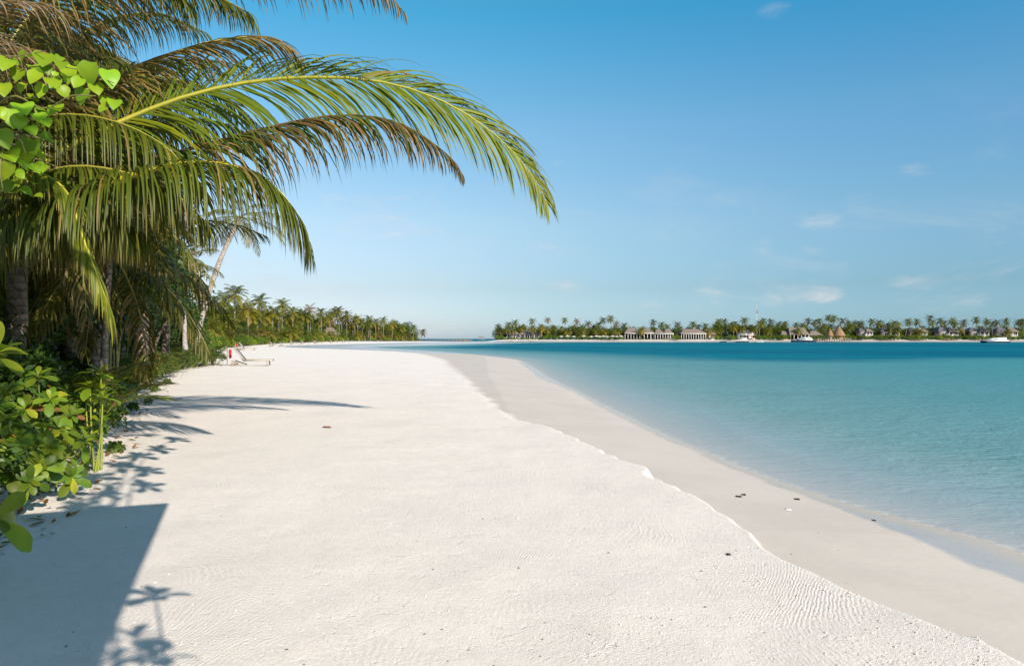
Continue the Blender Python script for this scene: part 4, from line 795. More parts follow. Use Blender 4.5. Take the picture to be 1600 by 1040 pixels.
# ------------------------------------------------------------------ left shore beyond the thicket
def solveY(px, off, lo=46, hi=520):
    Ys = np.linspace(lo, hi, 900); v = 800+np.array([edge_x(a)-off for a in Ys])*F/Ys; k = int(np.argmin(np.abs(v-px)+(Ys < 46)*99)); return float(Ys[k])
lp = [(365, 450, 6, 1, 'tall palm in the row behind the loungers, just right of the leaning trunk'), (345, 462, 14, 5, 'bushy palm under the leaning trunk, partly behind it'), (330, 470, 9, 1, 'low yellowish palm left of the leaning trunk'),
      (386, 474, 4, 3, 'golden palm with drooping fronds behind the nearest lounger'), (408, 464, 7, 0, 'dark green palm with upright crown, second tall one right of the leaning trunk'), (424, 482, 5, 5, 'low full palm behind the loungers between two taller ones'),
      (439, 470, 6, 1, 'light green palm with a rounded crown above the row of loungers'), (457, 482, 6, 5, 'wide palm sloping down toward the middle of the left shore'), (470, 486, 8, 0, 'dark palm beside the dry brown crown on the left shore'),
      (485, 479, 5, 4, 'palm with a dry brown crown on the left shore'), (501, 484, 6, 0, 'slim palm right of the dry brown crown on the left shore'), (514, 487, 5, 1, 'palm with yellow fronds near the grey roof on the left shore'),
      (521, 483, 9, 2, 'thin topped palm behind the grey roof on the left shore'), (530, 481, 6, 5, 'tall full palm right of the grey roof on the left shore'), (541, 487, 9, 1, 'palm leaning on the right side of the tall full one'),
      (559, 494, 5, 3, 'palm with twin looking pale trunks halfway along the left shore'), (575, 495, 6, 0, 'dark palm past the middle of the left shore'), (586, 499, 7, 1, 'small palm between two dark ones toward the point'),
      (599, 497, 5, 5, 'rounded palm toward the far point of the left shore'), (612, 504, 4, 3, 'yellowish low palm near the far point'), (628, 507, 4, 1, 'orange tinged palm third from the far tip of the left shore'),
      (645, 509, 3, 0, 'palm second from the far tip of the left shore'), (656, 515, 1, 2, 'small palm leaning out at the very tip of the left shore')]
for px_, top, off, k, lb in lp:
    Y = solveY(px_, off); X = (px_-800)/F*Y; zt = CAMZ+(HZ-top)/F*Y; zg = ground_z(X, Y); put_palm(k, X, Y, zg, zt+.3, lb, lean=(1.8 if px_ == 656 else (rng.random()-.3)*1.0), sc=1.0 if Y > 90 else .85)
for i in range(84):
    px_ = 322+ (i+rng.random()*.8)*330/84; off = (2.2+rng.random()*3) if i % 3 == 0 else 3+rng.random()*14; Y = solveY(px_, off); X = (px_-800)/F*Y; top = np.interp(px_, [320, 365, 450, 540, 600, 660], [478, 478, 486, 490, 504, 518])+rng.random()*12
    zt_ = max(CAMZ+(HZ-top)/F*Y, 3.6)
    if i % 3 == 0: zt_ = 3.8+rng.random()*1.6
    put_palm(int(rng.integers(0, 6)), X, Y, ground_z(X, Y), zt_, 'one of the lower palms packed behind the loungers along the left shore', 'lower palms packed along the left shore', (rng.random()-.5)*1.2, .95)
nb = 0
for Y in np.concatenate([np.arange(46.5, 110, 2.3), np.arange(110, 230, 3.6), np.arange(230, 440, 5.5)]):
    for r_ in range(2):
        k = [2, 0, 1][nb % 3] if r_ == 0 else [0, 1, 3, 1, 4][nb % 5]; off = (.9 if r_ == 0 else 3.6)+rng.random()*.9
        scl = (.7 if r_ == 0 else 1.35)*(1+Y/500)*(.8+.4*rng.random())*(.62 if k > 2 else 1); X = edge_x(Y)-off*(1+Y/160)
        place(fb[k], X, Y+rng.random(), None, scl, ['mid green bush in the belt behind the loungers', 'dark bush in the belt behind the loungers', 'bright yellow-green bush at the foot of the belt behind the loungers', 'dark rounded tree in the belt behind the loungers', 'lighter rounded tree in the belt behind the loungers'][k],
              'tree' if k > 2 else 'shrub', ['mid green bushes of the left shore', 'dark bushes of the left shore', 'bright bushes of the left shore', 'dark trees of the left shore', 'lighter trees of the left shore'][k], z_=ground_z(X, Y)); nb += 1
for i, px_ in enumerate(np.linspace(330, 645, 30)):
    Y = solveY(px_, 12+rng.random()*6); X = (px_-800)/F*Y; place(fb[3+i % 2], X, Y, None, (.95+.35*rng.random())*(.85+Y/600), ['dark rounded tree in the belt behind the loungers', 'lighter rounded tree in the belt behind the loungers'][i % 2], 'tree', ['dark trees of the left shore', 'lighter trees of the left shore'][i % 2], z_=ground_z(X, Y))

# ------------------------------------------------------------------ far shore: palms
ZF = .85
def far(px, Y=428): return (px-800)/F*Y
fpalm = [(780, 508, 2, 'small dark palm at the left tip of the far island'), (793, 505, 0, 'palm second from the left tip of the far island'), (804, 502, 5, 'full crowned palm above the first grey roof of the far island'), (817, 508, 2, 'brownish palm between the two crowns over the grey roofs'),
         (831, 499, 2, 'palm with a flat dark crown standing above the second grey roof'), (834, 510, 1, 'yellow-green palm in front of the second grey roof'), (844, 509, 3, 'golden palm at the right end of the grey roofs'), (855, 498, 4, 'lone reddish palm floating high on a very thin trunk'),
         (863, 510, 5, 'low palm right of the lone thin palm'), (884, 498, 0, 'lone dark palm high over the gap left of the white parasols'), (879, 511, 1, 'yellowish palm below the lone dark one'), (901, 500, 4, 'reddish brown palm high above the white parasols'),
         (899, 509, 3, 'golden palm right under the reddish brown crown'), (911, 509, 5, 'green palm left of the round blue-green crown'), (921, 503, 2, 'palm with a round blue-green crown above the white parasols'), (929, 509, 1, 'slender palm between the parasols and the tall pair'),
         (937, 505, 0, 'dark palm left of the tall pair'), (943, 497, 2, 'left palm of the tall pair near the big thatched pavilions'), (956, 495, 5, 'right and bigger palm of the tall pair near the big thatched pavilions'), (962, 504, 4, 'brown crowned palm leaning right of the tall pair'),
         (974, 507, 0, 'palm right at the left corner of the first big pavilion'), (1001, 513, 3, 'golden palm standing before the first big pavilion'), (1019, 501, 2, 'palm with a flat crown high over the middle pavilion'), (1032, 505, 0, 'dark palm behind the middle pavilion'), (1040, 508, 1, 'palm right beside the dark one behind the middle pavilion'),
         (1060, 504, 2, 'thin palm in the gap between the middle and the long pavilion'), (1062, 512, 5, 'low bushy palm in the gap before the long pavilion'), (1081, 504, 0, 'palm behind the left half of the long pavilion'), (1091, 508, 2, 'small palm behind the ridge of the long pavilion'), (1104, 507, 0, 'palm behind the right end of the long pavilion'),
         (1118, 504, 1, 'palm at the left of the big cluster beside the long pavilion'), (1125, 500, 5, 'tallest palm of the big cluster beside the long pavilion'), (1132, 500, 0, 'palm at the right of the big cluster beside the long pavilion'), (1142, 505, 2, 'small dark palm between the cluster and the two-storey house'),
         (1148, 504, 0, 'second small dark palm left of the two-storey house'), (1162, 498, 5, 'palm rising behind the roof of the two-storey house'), (1186, 502, 1, 'palm at the foot of the radio mast'), (1195, 499, 0, 'dark palm right of the radio mast'), (1205, 500, 2, 'palm with drooping dark crown left of the wide thatched hall'),
         (1216, 505, 0, 'low crowned palm left of the wide thatched hall'), (1224, 504, 5, 'palm beside the left wing of the wide thatched hall'), (1244, 506, 0, 'dark palm behind the ridge of the wide thatched hall'), (1261, 499, 2, 'thin trunked palm behind the right end of the wide thatched hall'),
         (1256, 506, 1, 'lower palm behind the right end of the wide thatched hall'), (1272, 501, 0, 'palm above the small right wing of the wide thatched hall'), (1281, 499, 2, 'slender palm right of the wide thatched hall'), (1289, 507, 3, 'golden palm between the hall and the pier huts'),
         (1295, 494, 5, 'tallest palm of the far shore, behind the pier huts'), (1305, 495, 0, 'palm just right of the tallest one behind the pier huts'), (1315, 498, 2, 'palm behind the pointed roof of the round pier hut'), (1325, 503, 5, 'wide palm right of the round pier hut'), (1333, 504, 1, 'palm second right of the round pier hut'),
         (1341, 502, 2, 'palm left of the first beach villa'), (1348, 504, 0, 'dark palm at the left corner of the first beach villa'), (1360, 500, 0, 'palm behind the roof of the first beach villa'), (1374, 502, 5, 'palm between the first and the second beach villa'), (1371, 507, 1, 'lower palm between the first and the second beach villa'),
         (1385, 506, 2, 'palm left behind the second beach villa'), (1397, 503, 5, 'full palm behind the second beach villa'), (1404, 505, 3, 'orange tinted palm right of the second beach villa'), (1413, 499, 1, 'palm with a thick trunk leaning right, between the second and third beach villa'),
         (1434, 500, 0, 'dark palm behind the roof of the third beach villa'), (1451, 494, 2, 'tall palm right of the third beach villa'), (1457, 502, 5, 'full palm under the tall one right of the third beach villa'), (1468, 499, 0, 'palm left behind the fourth beach villa'), (1476, 502, 2, 'dark palm over the left roof of the fourth beach villa'),
         (1488, 499, 5, 'broad palm behind the fourth beach villa'), (1494, 504, 0, 'smaller palm at the right of the fourth beach villa'), (1507, 501, 2, 'palm on a bare pale trunk between the fourth and fifth beach villa'), (1526, 497, 0, 'high palm behind the fifth beach villa'),
         (1541, 500, 5, 'full palm right of the fifth beach villa'), (1549, 503, 2, 'thin palm just left of the white catamaran'), (1557, 501, 2, 'bare trunked palm right above the white catamaran'), (1574, 499, 0, 'dark palm behind the sixth beach villa'), (1592, 501, 5, 'palm right of the sixth beach villa at the picture edge'), (1600, 500, 2, 'palm cut by the right picture edge')]
for px_, top, k, lb in fpalm:
    Y = 440+rng.random()*24
    if px_ in (855, 884, 901, 831): Y = 470
    if px_ in (834, 844, 1001, 1413, 1549, 1557, 1507, 1186): Y = 427
    put_palm(k, far(px_, Y), Y, ZF, CAMZ+(HZ-top)/F*Y+.5, lb, lean=(rng.random()-.5)*1.8 + (2.2 if px_ == 1413 else 0), sc=.88 if px_ in (855, 884, 901) else 1.0)
segs = [(776, 850, 511, 'lower palm in the clump round the grey roofs', 14), (850, 975, 512, 'lower palm in the dense row behind the white parasols', 26), (985, 1112, 513, 'low palm showing behind the big pavilions', 14), (1112, 1232, 509, 'lower palm in the dense green stretch round the two-storey house', 34),
        (1285, 1345, 509, 'lower palm behind the pier huts', 10), (1345, 1604, 511, 'lower palm between the beach villas', 34), (1232, 1285, 511, 'low palm behind the wide thatched hall', 8)]
for a, b, top, lb, n_ in segs:
    for i in range(n_):
        px_ = a+(b-a)*(i+rng.random())/n_; Y = 428+rng.random()*34; put_palm(int(rng.choice([0, 1, 2, 3, 5, 5])), far(px_, Y), Y, ZF, CAMZ+(HZ-top+(rng.random()-.6)*7)/F*Y, lb, lb.replace('lower palm', 'lower palms').replace('low palm', 'low palms'), (rng.random()-.5)*1.5)
occ = [(790, 844), (975, 1052), (1064, 1117), (1153, 1178), (1231, 1266)]
def isocc(px_): return any(a <= px_ <= b for a, b in occ)
for i in range(96):
    px_ = 776+(1606-776)*(i+.5*rng.random())/96; k = [3, 4][i % 2]; Y = 438+rng.random()*14; place(fb[k], far(px_, Y), Y, None, 1.0+.35*rng.random(), ['dark rounded tree of the wood along the far shore', 'lighter rounded tree of the wood along the far shore'][k-3], 'tree', ['dark trees of the far shore', 'lighter trees of the far shore'][k-3], z_=ZF-.2)
for i in range(150):
    px_ = 774+(1606-774)*(i+.6*rng.random())/150; Y = 424+rng.random()*3.0
    if isocc(px_) and px_ > 850 and rng.random() < .85: continue
    k = [0, 1, 2][i % 3]; place(fb[k], far(px_, Y), Y, None, (1.5 if px_ > 1325 else (.75 if isocc(px_) else 1.5))*(.75+.4*rng.random()), ['mid green bush of the hedge along the far shore', 'dark bush of the hedge along the far shore', 'bright bush of the hedge along the far shore'][k], 'shrub',
                                ['mid green bushes of the far hedge', 'dark bushes of the far hedge', 'bright bushes of the far hedge'][k], z_=ZF-.15)
# ------------------------------------------------------------------ far shore: buildings
def wz_(py, Y): return CAMZ+(HZ-py)/F*Y
def house(px0, px1, top, eave, Y, label, cat='house', depth=7, roofs=None, wall=M_CREAM, roof=M_THATCH, nwin=3, posts=0, beam=False, base=ZF, ridge=.45, veranda=False, name='thatched_house', open_front=False, inner=M_DARKWOOD):
    x0, x1 = far(px0, Y), far(px1, Y); cx, wd = (x0+x1)/2, x1-x0; ze = wz_(eave, Y)-base; zt = wz_(top, Y)-base
    root = empty(name, (cx, Y+depth/2, base), 0, label, cat); d2 = depth/2
    b = MB(); b.box((0, 0, .15), (wd*.98, depth, .5)); b.build('floor', M_WOOD if open_front else wall, root)
    if open_front: b = MB(); b.box((0, d2-.4, ze/2), (wd*.94, .3, ze)); b.build('back_wall', inner, root)
    else: b = MB(); b.box((0, .3, (ze+.4)/2), (wd*.9, depth-.9, ze-.4)); b.build('wall', wall, root)
    rs = roofs or [(0, 1.0, 1.0)]
    for (c, f_, hh) in rs:
        r = MB(); r.hip((c*wd, 0, ze+.12+.01*abs(c)), wd*f_, depth+.6, (zt-ze)*hh, wd*f_*ridge, .35, .22); r.build('roof', roof, root)
    if beam: bb = MB(); bb.box((0, -d2-.5, ze-.05), (wd, 1.2, .32)); bb.build('white_beam', M_WHITE, root)
    for i in range(posts):
        x_ = -wd/2+.2+(wd-.4)*i/(posts-1); q = MB(); q.box((x_, -d2-.35, ze/2), (.22, .22, ze)); q.build('post', M_WHITE, root)
    if not open_front:
        for i in range(nwin):
            x_ = (i+.5-nwin/2)*wd*.86/nwin; q = MB(); q.box((x_, -d2+.68, ze*.52), (wd*.5/nwin+.3, .12, ze*.55)); wn = q.build('window', M_GLASS, root)
            q = MB(); s = wd*.5/nwin+.3; q.box((x_, -d2+.62, ze*.52+ze*.29), (s+.2, .1, .14)); q.box((x_, -d2+.62, ze*.52-ze*.29), (s+.2, .1, .14)); q.box((x_, -d2+.61, ze*.52), (.1, .1, ze*.55)); q.build('frame', M_WHITE, wn)
    else:
        for i in range(nwin):
            x_ = (i+.5-nwin/2)*wd*.9/nwin; q = MB(); q.box((x_, .0, .78), (.9, .9, .06)); q.box((x_, 0, .55), (.1, .1, .46)); q.build('table', M_WOOD, root)
    return root
house(791, 811, 516, 521.5, 431, 'small grey-roofed house at the left end of the far island', depth=8, nwin=2, ridge=.3)
house(812, 843, 516, 522, 430, 'longer grey-roofed house beside the small one on the far island', depth=8, nwin=4, posts=5)
house(976, 1000, 512, 520.5, 430, 'big open pavilion with a brown hipped roof, right of the parasols', 'pavilion', 9, open_front=True, posts=6, beam=True, nwin=3, name='beach_pavilion', ridge=.35)
house(1001, 1022, 513.5, 520.5, 432, 'second open pavilion with a white beam behind the golden palm', 'pavilion', 9, open_front=True, posts=5, beam=True, nwin=3, name='beach_pavilion', ridge=.4)
house(1023, 1052, 513.5, 521, 431, 'middle open pavilion with two roof peaks and white posts on the far beach', 'pavilion', 9, roofs=[(-.24, .5, .85), (.26, .46, 1.0)], open_front=True, posts=8, beam=True, nwin=4, name='beach_pavilion', ridge=.4)
house(1064, 1103, 514, 521, 430, 'long open pavilion with a brown roof and a row of thin white posts', 'pavilion', 9, open_front=True, posts=11, beam=True, nwin=6, name='beach_pavilion', ridge=.62)
house(1101, 1118, 514.5, 522, 436, 'small house with a dark roof joined to the right end of the long pavilion', depth=7, nwin=2, ridge=.4)
# two-storey house
h2 = house(1155, 1173, 511, 518, 432, 'two-storey house with a balcony, pale pink gable and peaked roof on the far shore', depth=8, nwin=3, wall=M_WHITE, ridge=.15)
z0 = wz_(523, 432)-ZF; b = MB(); b.box((0, -4.6, z0), (7.4, 1.6, .2)); b.build('balcony', M_WHITE, h2)
b = MB(); b.box((0, -5.3, z0+.8), (7.4, .08, .1)); [b.box((x_, -5.3, z0+.4), (.06, .06, .8)) for x_ in np.linspace(-3.6, 3.6, 13)]; b.build('railing', M_WHITE, h2)
b = MB(); b.add([(2.2, -4.5, 0), (6.2, -4.5, 0), (6.2, -4.5, 2.5), (4.2, -4.5, 4.9), (2.2, -4.5, 3.4), (2.2, -2.5, 0), (6.2, -2.5, 0), (6.2, -2.5, 2.5), (4.2, -2.5, 4.9), (2.2, -2.5, 3.4)], [(0, 1, 2, 3, 4), (9, 8, 7, 6, 5), (1, 6, 7, 2), (2, 7, 8, 3), (3, 8, 9, 4), (4, 9, 5, 0)]); b.build('gable', M_PINK, h2)
hut = empty('thatched_hut', (far(1180.5, 428), 428, ZF), 0, 'small brown hut with a pointed roof right of the two-storey house', 'hut')
MB().cone((0, 0, 1.5), 2.0, 1.9, 16).build('roof', M_THATCH_GOLD, hut)
for k in range(6): MB().tube([(1.5*math.cos(k*1.047), 1.5*math.sin(k*1.047), 0), (1.5*math.cos(k*1.047), 1.5*math.sin(k*1.047), 1.7)], [.08, .08], 6).build('post', M_DARKWOOD, hut)
house(1234, 1264, 511.5, 522.5, 430, 'wide thatched hall with a broad brown roof behind the motor yacht', 'hall', 10, open_front=True, posts=6, nwin=4, name='thatched_hall', ridge=.78)
house(1221, 1233, 517, 523, 432, 'small left wing with a low hipped roof beside the wide thatched hall', depth=7, nwin=2, ridge=.3)
house(1265, 1285, 517, 523.5, 431, 'low right wing with a hipped roof and cream wall beside the wide thatched hall', depth=7, nwin=4, ridge=.4)
# six beach villas
vl_ = ['first', 'second', 'third', 'fourth', 'fifth', 'sixth']
vx = [(1346, 1365, 512.5), (1380, 1407, 511.5), (1424, 1450, 511), (1470, 1499, 510.5), (1519, 1547, 511), (1563, 1592, 510.5)]
for i, (a, b_, top) in enumerate(vx):
    Y = 431; xa, xb = far(a, Y), far(b_, Y); wdt = xb-xa; root = empty('beach_villa', ((xa+xb)/2, Y+4, ZF), 0, '%s beach villa to the right of the round pier hut, with dark roof wing' % vl_[i], 'villa', 'beach villas on the far shore')
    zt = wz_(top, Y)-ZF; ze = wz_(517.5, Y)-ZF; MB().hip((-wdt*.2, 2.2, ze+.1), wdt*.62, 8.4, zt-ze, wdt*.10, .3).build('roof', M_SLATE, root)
    MB().hip((wdt*.23, -.6, ze-.05), wdt*.54, 6.6, (zt-ze)*.86, wdt*.26, .3).build('porch_roof', M_THATCH, root)
    MB().box((0, .9, ze/2), (wdt*.86, 6.5, ze-.3)).build('wall', M_CREAM, root); MB().box((wdt*.23, -2.9, ze*.42), (wdt*.48, 1.6, .18)).build('balcony', M_WHITE, root)
    r = MB(); r.box((wdt*.23, -3.65, ze*.42+.85), (wdt*.48, .08, .12)); [r.box((wdt*.23+q, -3.65, ze*.42+.45), (.08, .06, .8)) for q in np.linspace(-wdt*.23, wdt*.23, 9)]; r.build('railing', M_WHITE, root)
    for q in (-.24, 0, .24): MB().box((wdt*(.23+q), -3.3, ze*.5), (.22, .22, ze)).build('post', M_WHITE, root)
    for q in (-.1, .1):
        wn = MB().box((wdt*(.23+q), -2.38, ze*.66), (wdt*.13, .1, ze*.36)).build('window', M_GLASS, root); MB().box((wdt*(.23+q), -2.43, ze*.66), (.1, .1, ze*.36)).build('frame', M_WHITE, wn)
    MB().box((-wdt*.22, -2.38, ze*.62), (wdt*.2, .1, ze*.34)).build('window', M_GLASS, root)
# left shore hut roof seen among the palms, and white villa behind the thicket
Y = solveY(514, 7); q = empty('thatched_house', (far(514, Y), Y, ground_z(far(514, Y), Y)), 0, 'house with a pale grey roof half hidden by the palms of the left shore', 'house')
MB().box((0, 2, 1.7), (6, 5, 3.4)).build('wall', M_CREAM, q); MB().hip((0, 2, 3.4), 7.4, 6.4, 3.0, 2.5, .3).build('roof', M_THATCH, q); MB().box((0, -.53, 1.8), (2.4, .1, 1.6)).build('window', M_GLASS, q)
Y = 26; q = empty('white_house', (far(-60, Y), Y, 0), 0, 'white walled house glimpsed through the leaves at the far left', 'house')
MB().box((0, 2, 2.2), (7, 4, 4.4)).build('wall', M_WHITE, q); MB().hip((0, 2, 4.4), 8, 5.2, 2.2, 3, .3).build('roof', M_THATCH, q); wn = MB().box((1.6, -.03, 1.9), (1.6, .1, 1.6)).build('window', M_GLASS, q); MB().box((1.6, -.1, 1.9), (.08, .08, 1.6)).build('frame', M_DARKWOOD, wn)
# radio mast
q = empty('radio_mast', (far(1182, 445), 445, ZF), 0, 'thin white and green radio mast rising above the palms of the far shore', 'mast'); zt = wz_(479, 445)-ZF; m_ = MB()
for k in range(3): m_.tube([(.45*math.cos(k*2.09), .45*math.sin(k*2.09), 0), (.16*math.cos(k*2.09), .16*math.sin(k*2.09), zt)], [.09, .07], 5)
for j in range(28):
    z_ = zt*j/28; r_ = .45-.29*j/28; m_.tube([(r_*math.cos(j*2.09), r_*math.sin(j*2.09), z_), ((r_-.01)*math.cos(j*2.09+2.09), (r_-.01)*math.sin(j*2.09+2.09), z_+zt/28)], [.04, .04], 4)
m_.build('lattice', M_STEEL, q); MB().tube([(0, 0, zt-.5), (0, 0, zt+1.6)], [.06, .03], 5).build('antenna', M_WHITE, q); MB().box((.3, 0, zt-3), (.35, .3, 2.4)).build('panel', M_DARKWOOD, q)
# parasols and sun beds along the far beach
pr = empty('white_parasol', (0, 0, 0)); MB().cone((0, 0, 2.0), 1.5, .6, 8).build('canopy', M_WHITE, pr); MB().tube([(0, 0, 0), (0, 0, 2.4)], [.06, .06], 6).build('pole', M_WOOD, pr); register(pr)
for i, px_ in enumerate([877, 887, 897, 912, 924, 932, 937, 943, 949, 957, 964, 971]):
    place(pr, far(px_, 421), 421+.6*(i % 3), 0, .95+.1*(i % 2), 'white beach parasol in the row left of the big pavilions, far shore', 'parasol', 'white parasols on the far beach', z_=ZF-.02)
fbd = empty('sun_bed', (0, 0, 0)); MB().box((0, 0, .35), (2.0, .7, .12)).build('bed', M_WHITE, fbd); MB().box((-1.15, 0, .62), (.8, .7, .1), rx=.9).build('backrest', M_WHITE, fbd); register(fbd)
for i, px_ in enumerate([874, 881, 891, 900, 915, 921, 928, 934, 940, 946, 953, 960, 967]): place(fbd, far(px_, 418.5), 418.5, 0, 1.0, 'white sun bed under the parasols of the far beach', 'sun bed', 'white sun beds on the far beach', z_=ground_z(far(px_, 418.5), 418.5))
# pier with two thatched huts
Yp = 405; q = empty('pier', (far(1296, Yp), Yp, ZW), 0, 'wooden pier on dark piles in front of the wide thatched hall', 'pier'); x0 = far(1274, Yp)-far(1296, Yp); x1 = far(1326, Yp)-far(1296, Yp)
MB().box(((x0+x1)/2, 0, 1.55), (x1-x0, 3.6, .22)).build('deck', M_WOOD, q)
for x_ in np.linspace(x0+.4, x1-.4, 14):
    for y_ in (-1.5, 1.5): MB().tube([(x_, y_, -3), (x_, y_, 1.5)], [.17, .17], 6).build('pile', M_DARKWOOD, q)
r = MB(); r.box((x1-4.5, -1.7, 2.4), (9, .08, .1)); [r.box((x_, -1.7, 2.0), (.08, .08, .8)) for x_ in np.linspace(x1-9, x1-.1, 12)]; r.build('railing', M_WOOD, q)
for (px_, rad, top, lb) in ((1297.5, 2.0, 513.5, 'smaller left pier hut with a golden thatched roof'), (1311.5, 3.6, 509.5, 'larger round pier hut with a tall pointed golden thatched roof')):
    h_ = empty('thatched_hut', (far(px_, Yp), Yp+.5, ZW+1.67), 0, lb, 'hut'); ze = wz_(524.5, Yp)-ZW-1.67; zt = wz_(top, Yp)-ZW-1.67
    MB().cone((0, 0, ze), rad, zt-ze, 22, .12, rad*.05).build('roof', M_THATCH_GOLD, h_); MB().cone((0, 0, .02), rad*.55, ze, 16, rad*.55).build('wall', plain('amber_wall', (.42, .24, .10), .7) if px_ > 1300 else M_WOOD, h_)
    for k in range(8): MB().tube([(rad*.82*math.cos(k*.785), rad*.82*math.sin(k*.785), 0), (rad*.82*math.cos(k*.785), rad*.82*math.sin(k*.785), ze+.25)], [.1, .1], 6).build('post', M_WOOD, h_)
# boats
def hull(L_, Wd, H_, bow=.35, sheer=.25):
    m_ = MB(); n_ = 12; rows = []
    for i in range(n_+1):
        t = i/n_; x_ = -L_/2+L_*t; b_ = Wd/2*min(1, (1-t)/bow)**.55 if t > 1-bow else Wd/2*(.86+.14*min(1, t/.3)); z1 = H_*(1+sheer*max(0, t-.4)); b_ = max(b_, .02)
        rows.append([(x_, -b_, z1), (x_-.02*L_*(t > .9), -b_*.72, 0), (x_-.02*L_*(t > .9), 0, -.35), (x_-.02*L_*(t > .9), b_*.72, 0), (x_, b_, z1)])
    V = [p for r in rows for p in r]; Fc_ = []
    for i in range(n_):
        for j in range(4): Fc_.append((i*5+j, i*5+j+1, (i+1)*5+j+1, (i+1)*5+j))
        Fc_.append((i*5+4, i*5, (i+1)*5, (i+1)*5+4))
    Fc_.append((0, 4, 3, 2, 1)); return m_.add(V, Fc_)
yb = empty('motor_yacht', (far(1254.5, 398), 398, ZW), math.pi, 'white motor yacht with a dark hull moored before the wide thatched hall', 'yacht')
hull(14, 3.8, 1.15).build('hull', M_HULL, yb); MB().box((-1, 0, 1.55), (7.6, 3.0, .8)).box((-1.3, 0, 2.15), (6.2, 2.7, .5)).build('cabin', M_BOATWHITE, yb); MB().box((-1.2, 0, 1.85), (5.8, 3.06, .38)).build('window', M_GLASS, yb)
MB().box((-1.6, 0, 2.85), (4.6, 2.5, .14)).box((-3.4, 0, 2.6), (.1, 2.2, .5)).box((.2, 0, 2.6), (.1, 2.2, .5)).build('flybridge', M_BOATWHITE, yb); MB().tube([(-3, 0, 2.9), (-3.2, 0, 4.1)], [.05, .03], 5).build('antenna', M_WHITE, yb)
ct = empty('catamaran', (far(1555.5, 345), 345, ZW), 0, 'white catamaran with a low cabin at the right, off the far beach', 'boat')
for s in (-1, 1): h_ = hull(12, 1.0, .85, .3, .15); h_.v = [(a, b_+s*2.0, c) for a, b_, c in h_.v]; h_.build('hull', M_HULL, ct)
MB().box((-.4, 0, 1.0), (11, 4.9, .4)).build('deck', M_BOATWHITE, ct); MB().add([(-3.2, -1.7, 1.2), (4.6, -1.7, 1.2), (4.6, 1.7, 1.2), (-3.2, 1.7, 1.2), (-2.2, -1.5, 2.2), (4.2, -1.5, 2.6), (4.2, 1.5, 2.6), (-2.2, 1.5, 2.2)], [(0, 3, 2, 1), (4, 5, 6, 7), (0, 1, 5, 4), (1, 2, 6, 5), (2, 3, 7, 6), (3, 0, 4, 7)]).build('cabin', M_BOATWHITE, ct)
MB().box((.8, -1.66, 1.78), (4.6, .12, .34)).build('window', M_GLASS, ct); MB().box((-4.0, 0, 1.8), (1.6, 3.2, .08)).box((-4.6, -1.4, 1.5), (.07, .07, .6)).box((-4.6, 1.4, 1.5), (.07, .07, .6)).build('awning', M_BOATWHITE, ct)
for px_, L_, lb in ((1130, 4.0, 'short dark dinghy farthest left of the boats by the far beach'), (1160, 7.6, 'long low dark boat in front of the two-storey house'), (1187, 4.4, 'small greenish boat between the long dark boat and the yacht')):
    d_ = empty('small_boat', (far(px_, 399), 399, ZW), 0, lb, 'boat'); hull(L_, 1.6, .55).build('hull', M_HULL if px_ != 1187 else M_STEEL, d_)
    for t in (-.2, .12): MB().box((L_*t, 0, .6), (.3, 1.4, .08)).build('seat', M_WOOD, d_)
# long distant pier in the gap, with its shelter, and rocks
q = empty('pier', (far(695, 492), 492, ZW), 0, 'long low brown pier on the horizon between the two shores', 'pier'); w_ = far(738, 492)-far(652, 492)
MB().box((0, 0, 1.35), (w_, 2.4, .3)).build('deck', M_WOOD, q)
for x_ in np.linspace(-w_/2+.3, w_/2-.3, 22): MB().tube([(x_, -.9, -3), (x_, -.9, 1.3)], [.22, .22], 6).build('pile', M_WOOD, q)
q = empty('shelter', (far(752, 488), 488, ZW), 0, 'tiny roofed shelter at the sea end of the distant pier', 'shelter'); MB().box((0, 0, 1.4), (5, 3, .3)).build('deck', M_WOOD, q); MB().hip((0, 0, 3.0), 4, 3, .5, 2, .1, .12).build('roof', M_THATCH, q)
for x_ in (-1.7, 1.7): MB().tube([(x_, -1.2, -3), (x_, -1.2, 3)], [.1, .1], 6).build('post', M_WOOD, q)
def rock(x_, y_, z_, sx_, sy_, sz_, lb, group=None, seed=0, mat=M_ROCK):
    u = np.linspace(0, math.pi, 9); v = np.linspace(0, 2*math.pi, 15)[:-1]; U, Vv = np.meshgrid(u, v, indexing='ij'); d_ = np.c_[(np.sin(U)*np.cos(Vv)).ravel(), (np.sin(U)*np.sin(Vv)).ravel(), np.cos(U).ravel()]
    r = 1+.35*np.array([mnoise.noise(Vector(p)*1.6+Vector((seed, 0, 0))) for p in d_])+.2*np.array([mnoise.noise(Vector(p)*4+Vector((seed, 5, 0))) for p in d_])
    P_ = d_*r[:, None]*np.array([sx_, sy_, sz_]); n_ = 14; i_, j_ = np.meshgrid(np.arange(8), np.arange(n_), indexing='ij'); Fq = np.stack([i_*n_+j_, (i_+1)*n_+j_, (i_+1)*n_+(j_+1) % n_, i_*n_+(j_+1) % n_], -1).reshape(-1, 4)
    o = mesh('reef_rock', P_, Fq, mat); o.location = (x_, y_, z_); return setp(o, lb, 'rock', group)
for i, (px_, Y, sx_, sz_) in enumerate([(720, 422, 1.4, .7), (726, 418, 1.9, .9), (732, 421, 1.3, .6), (716, 425, 1.0, .5)]): rock(far(px_, Y), Y, .0, sx_, 1.2, sz_, 'brown rock of the low pile below the distant pier', 'brown rocks at the end of the spit', i)
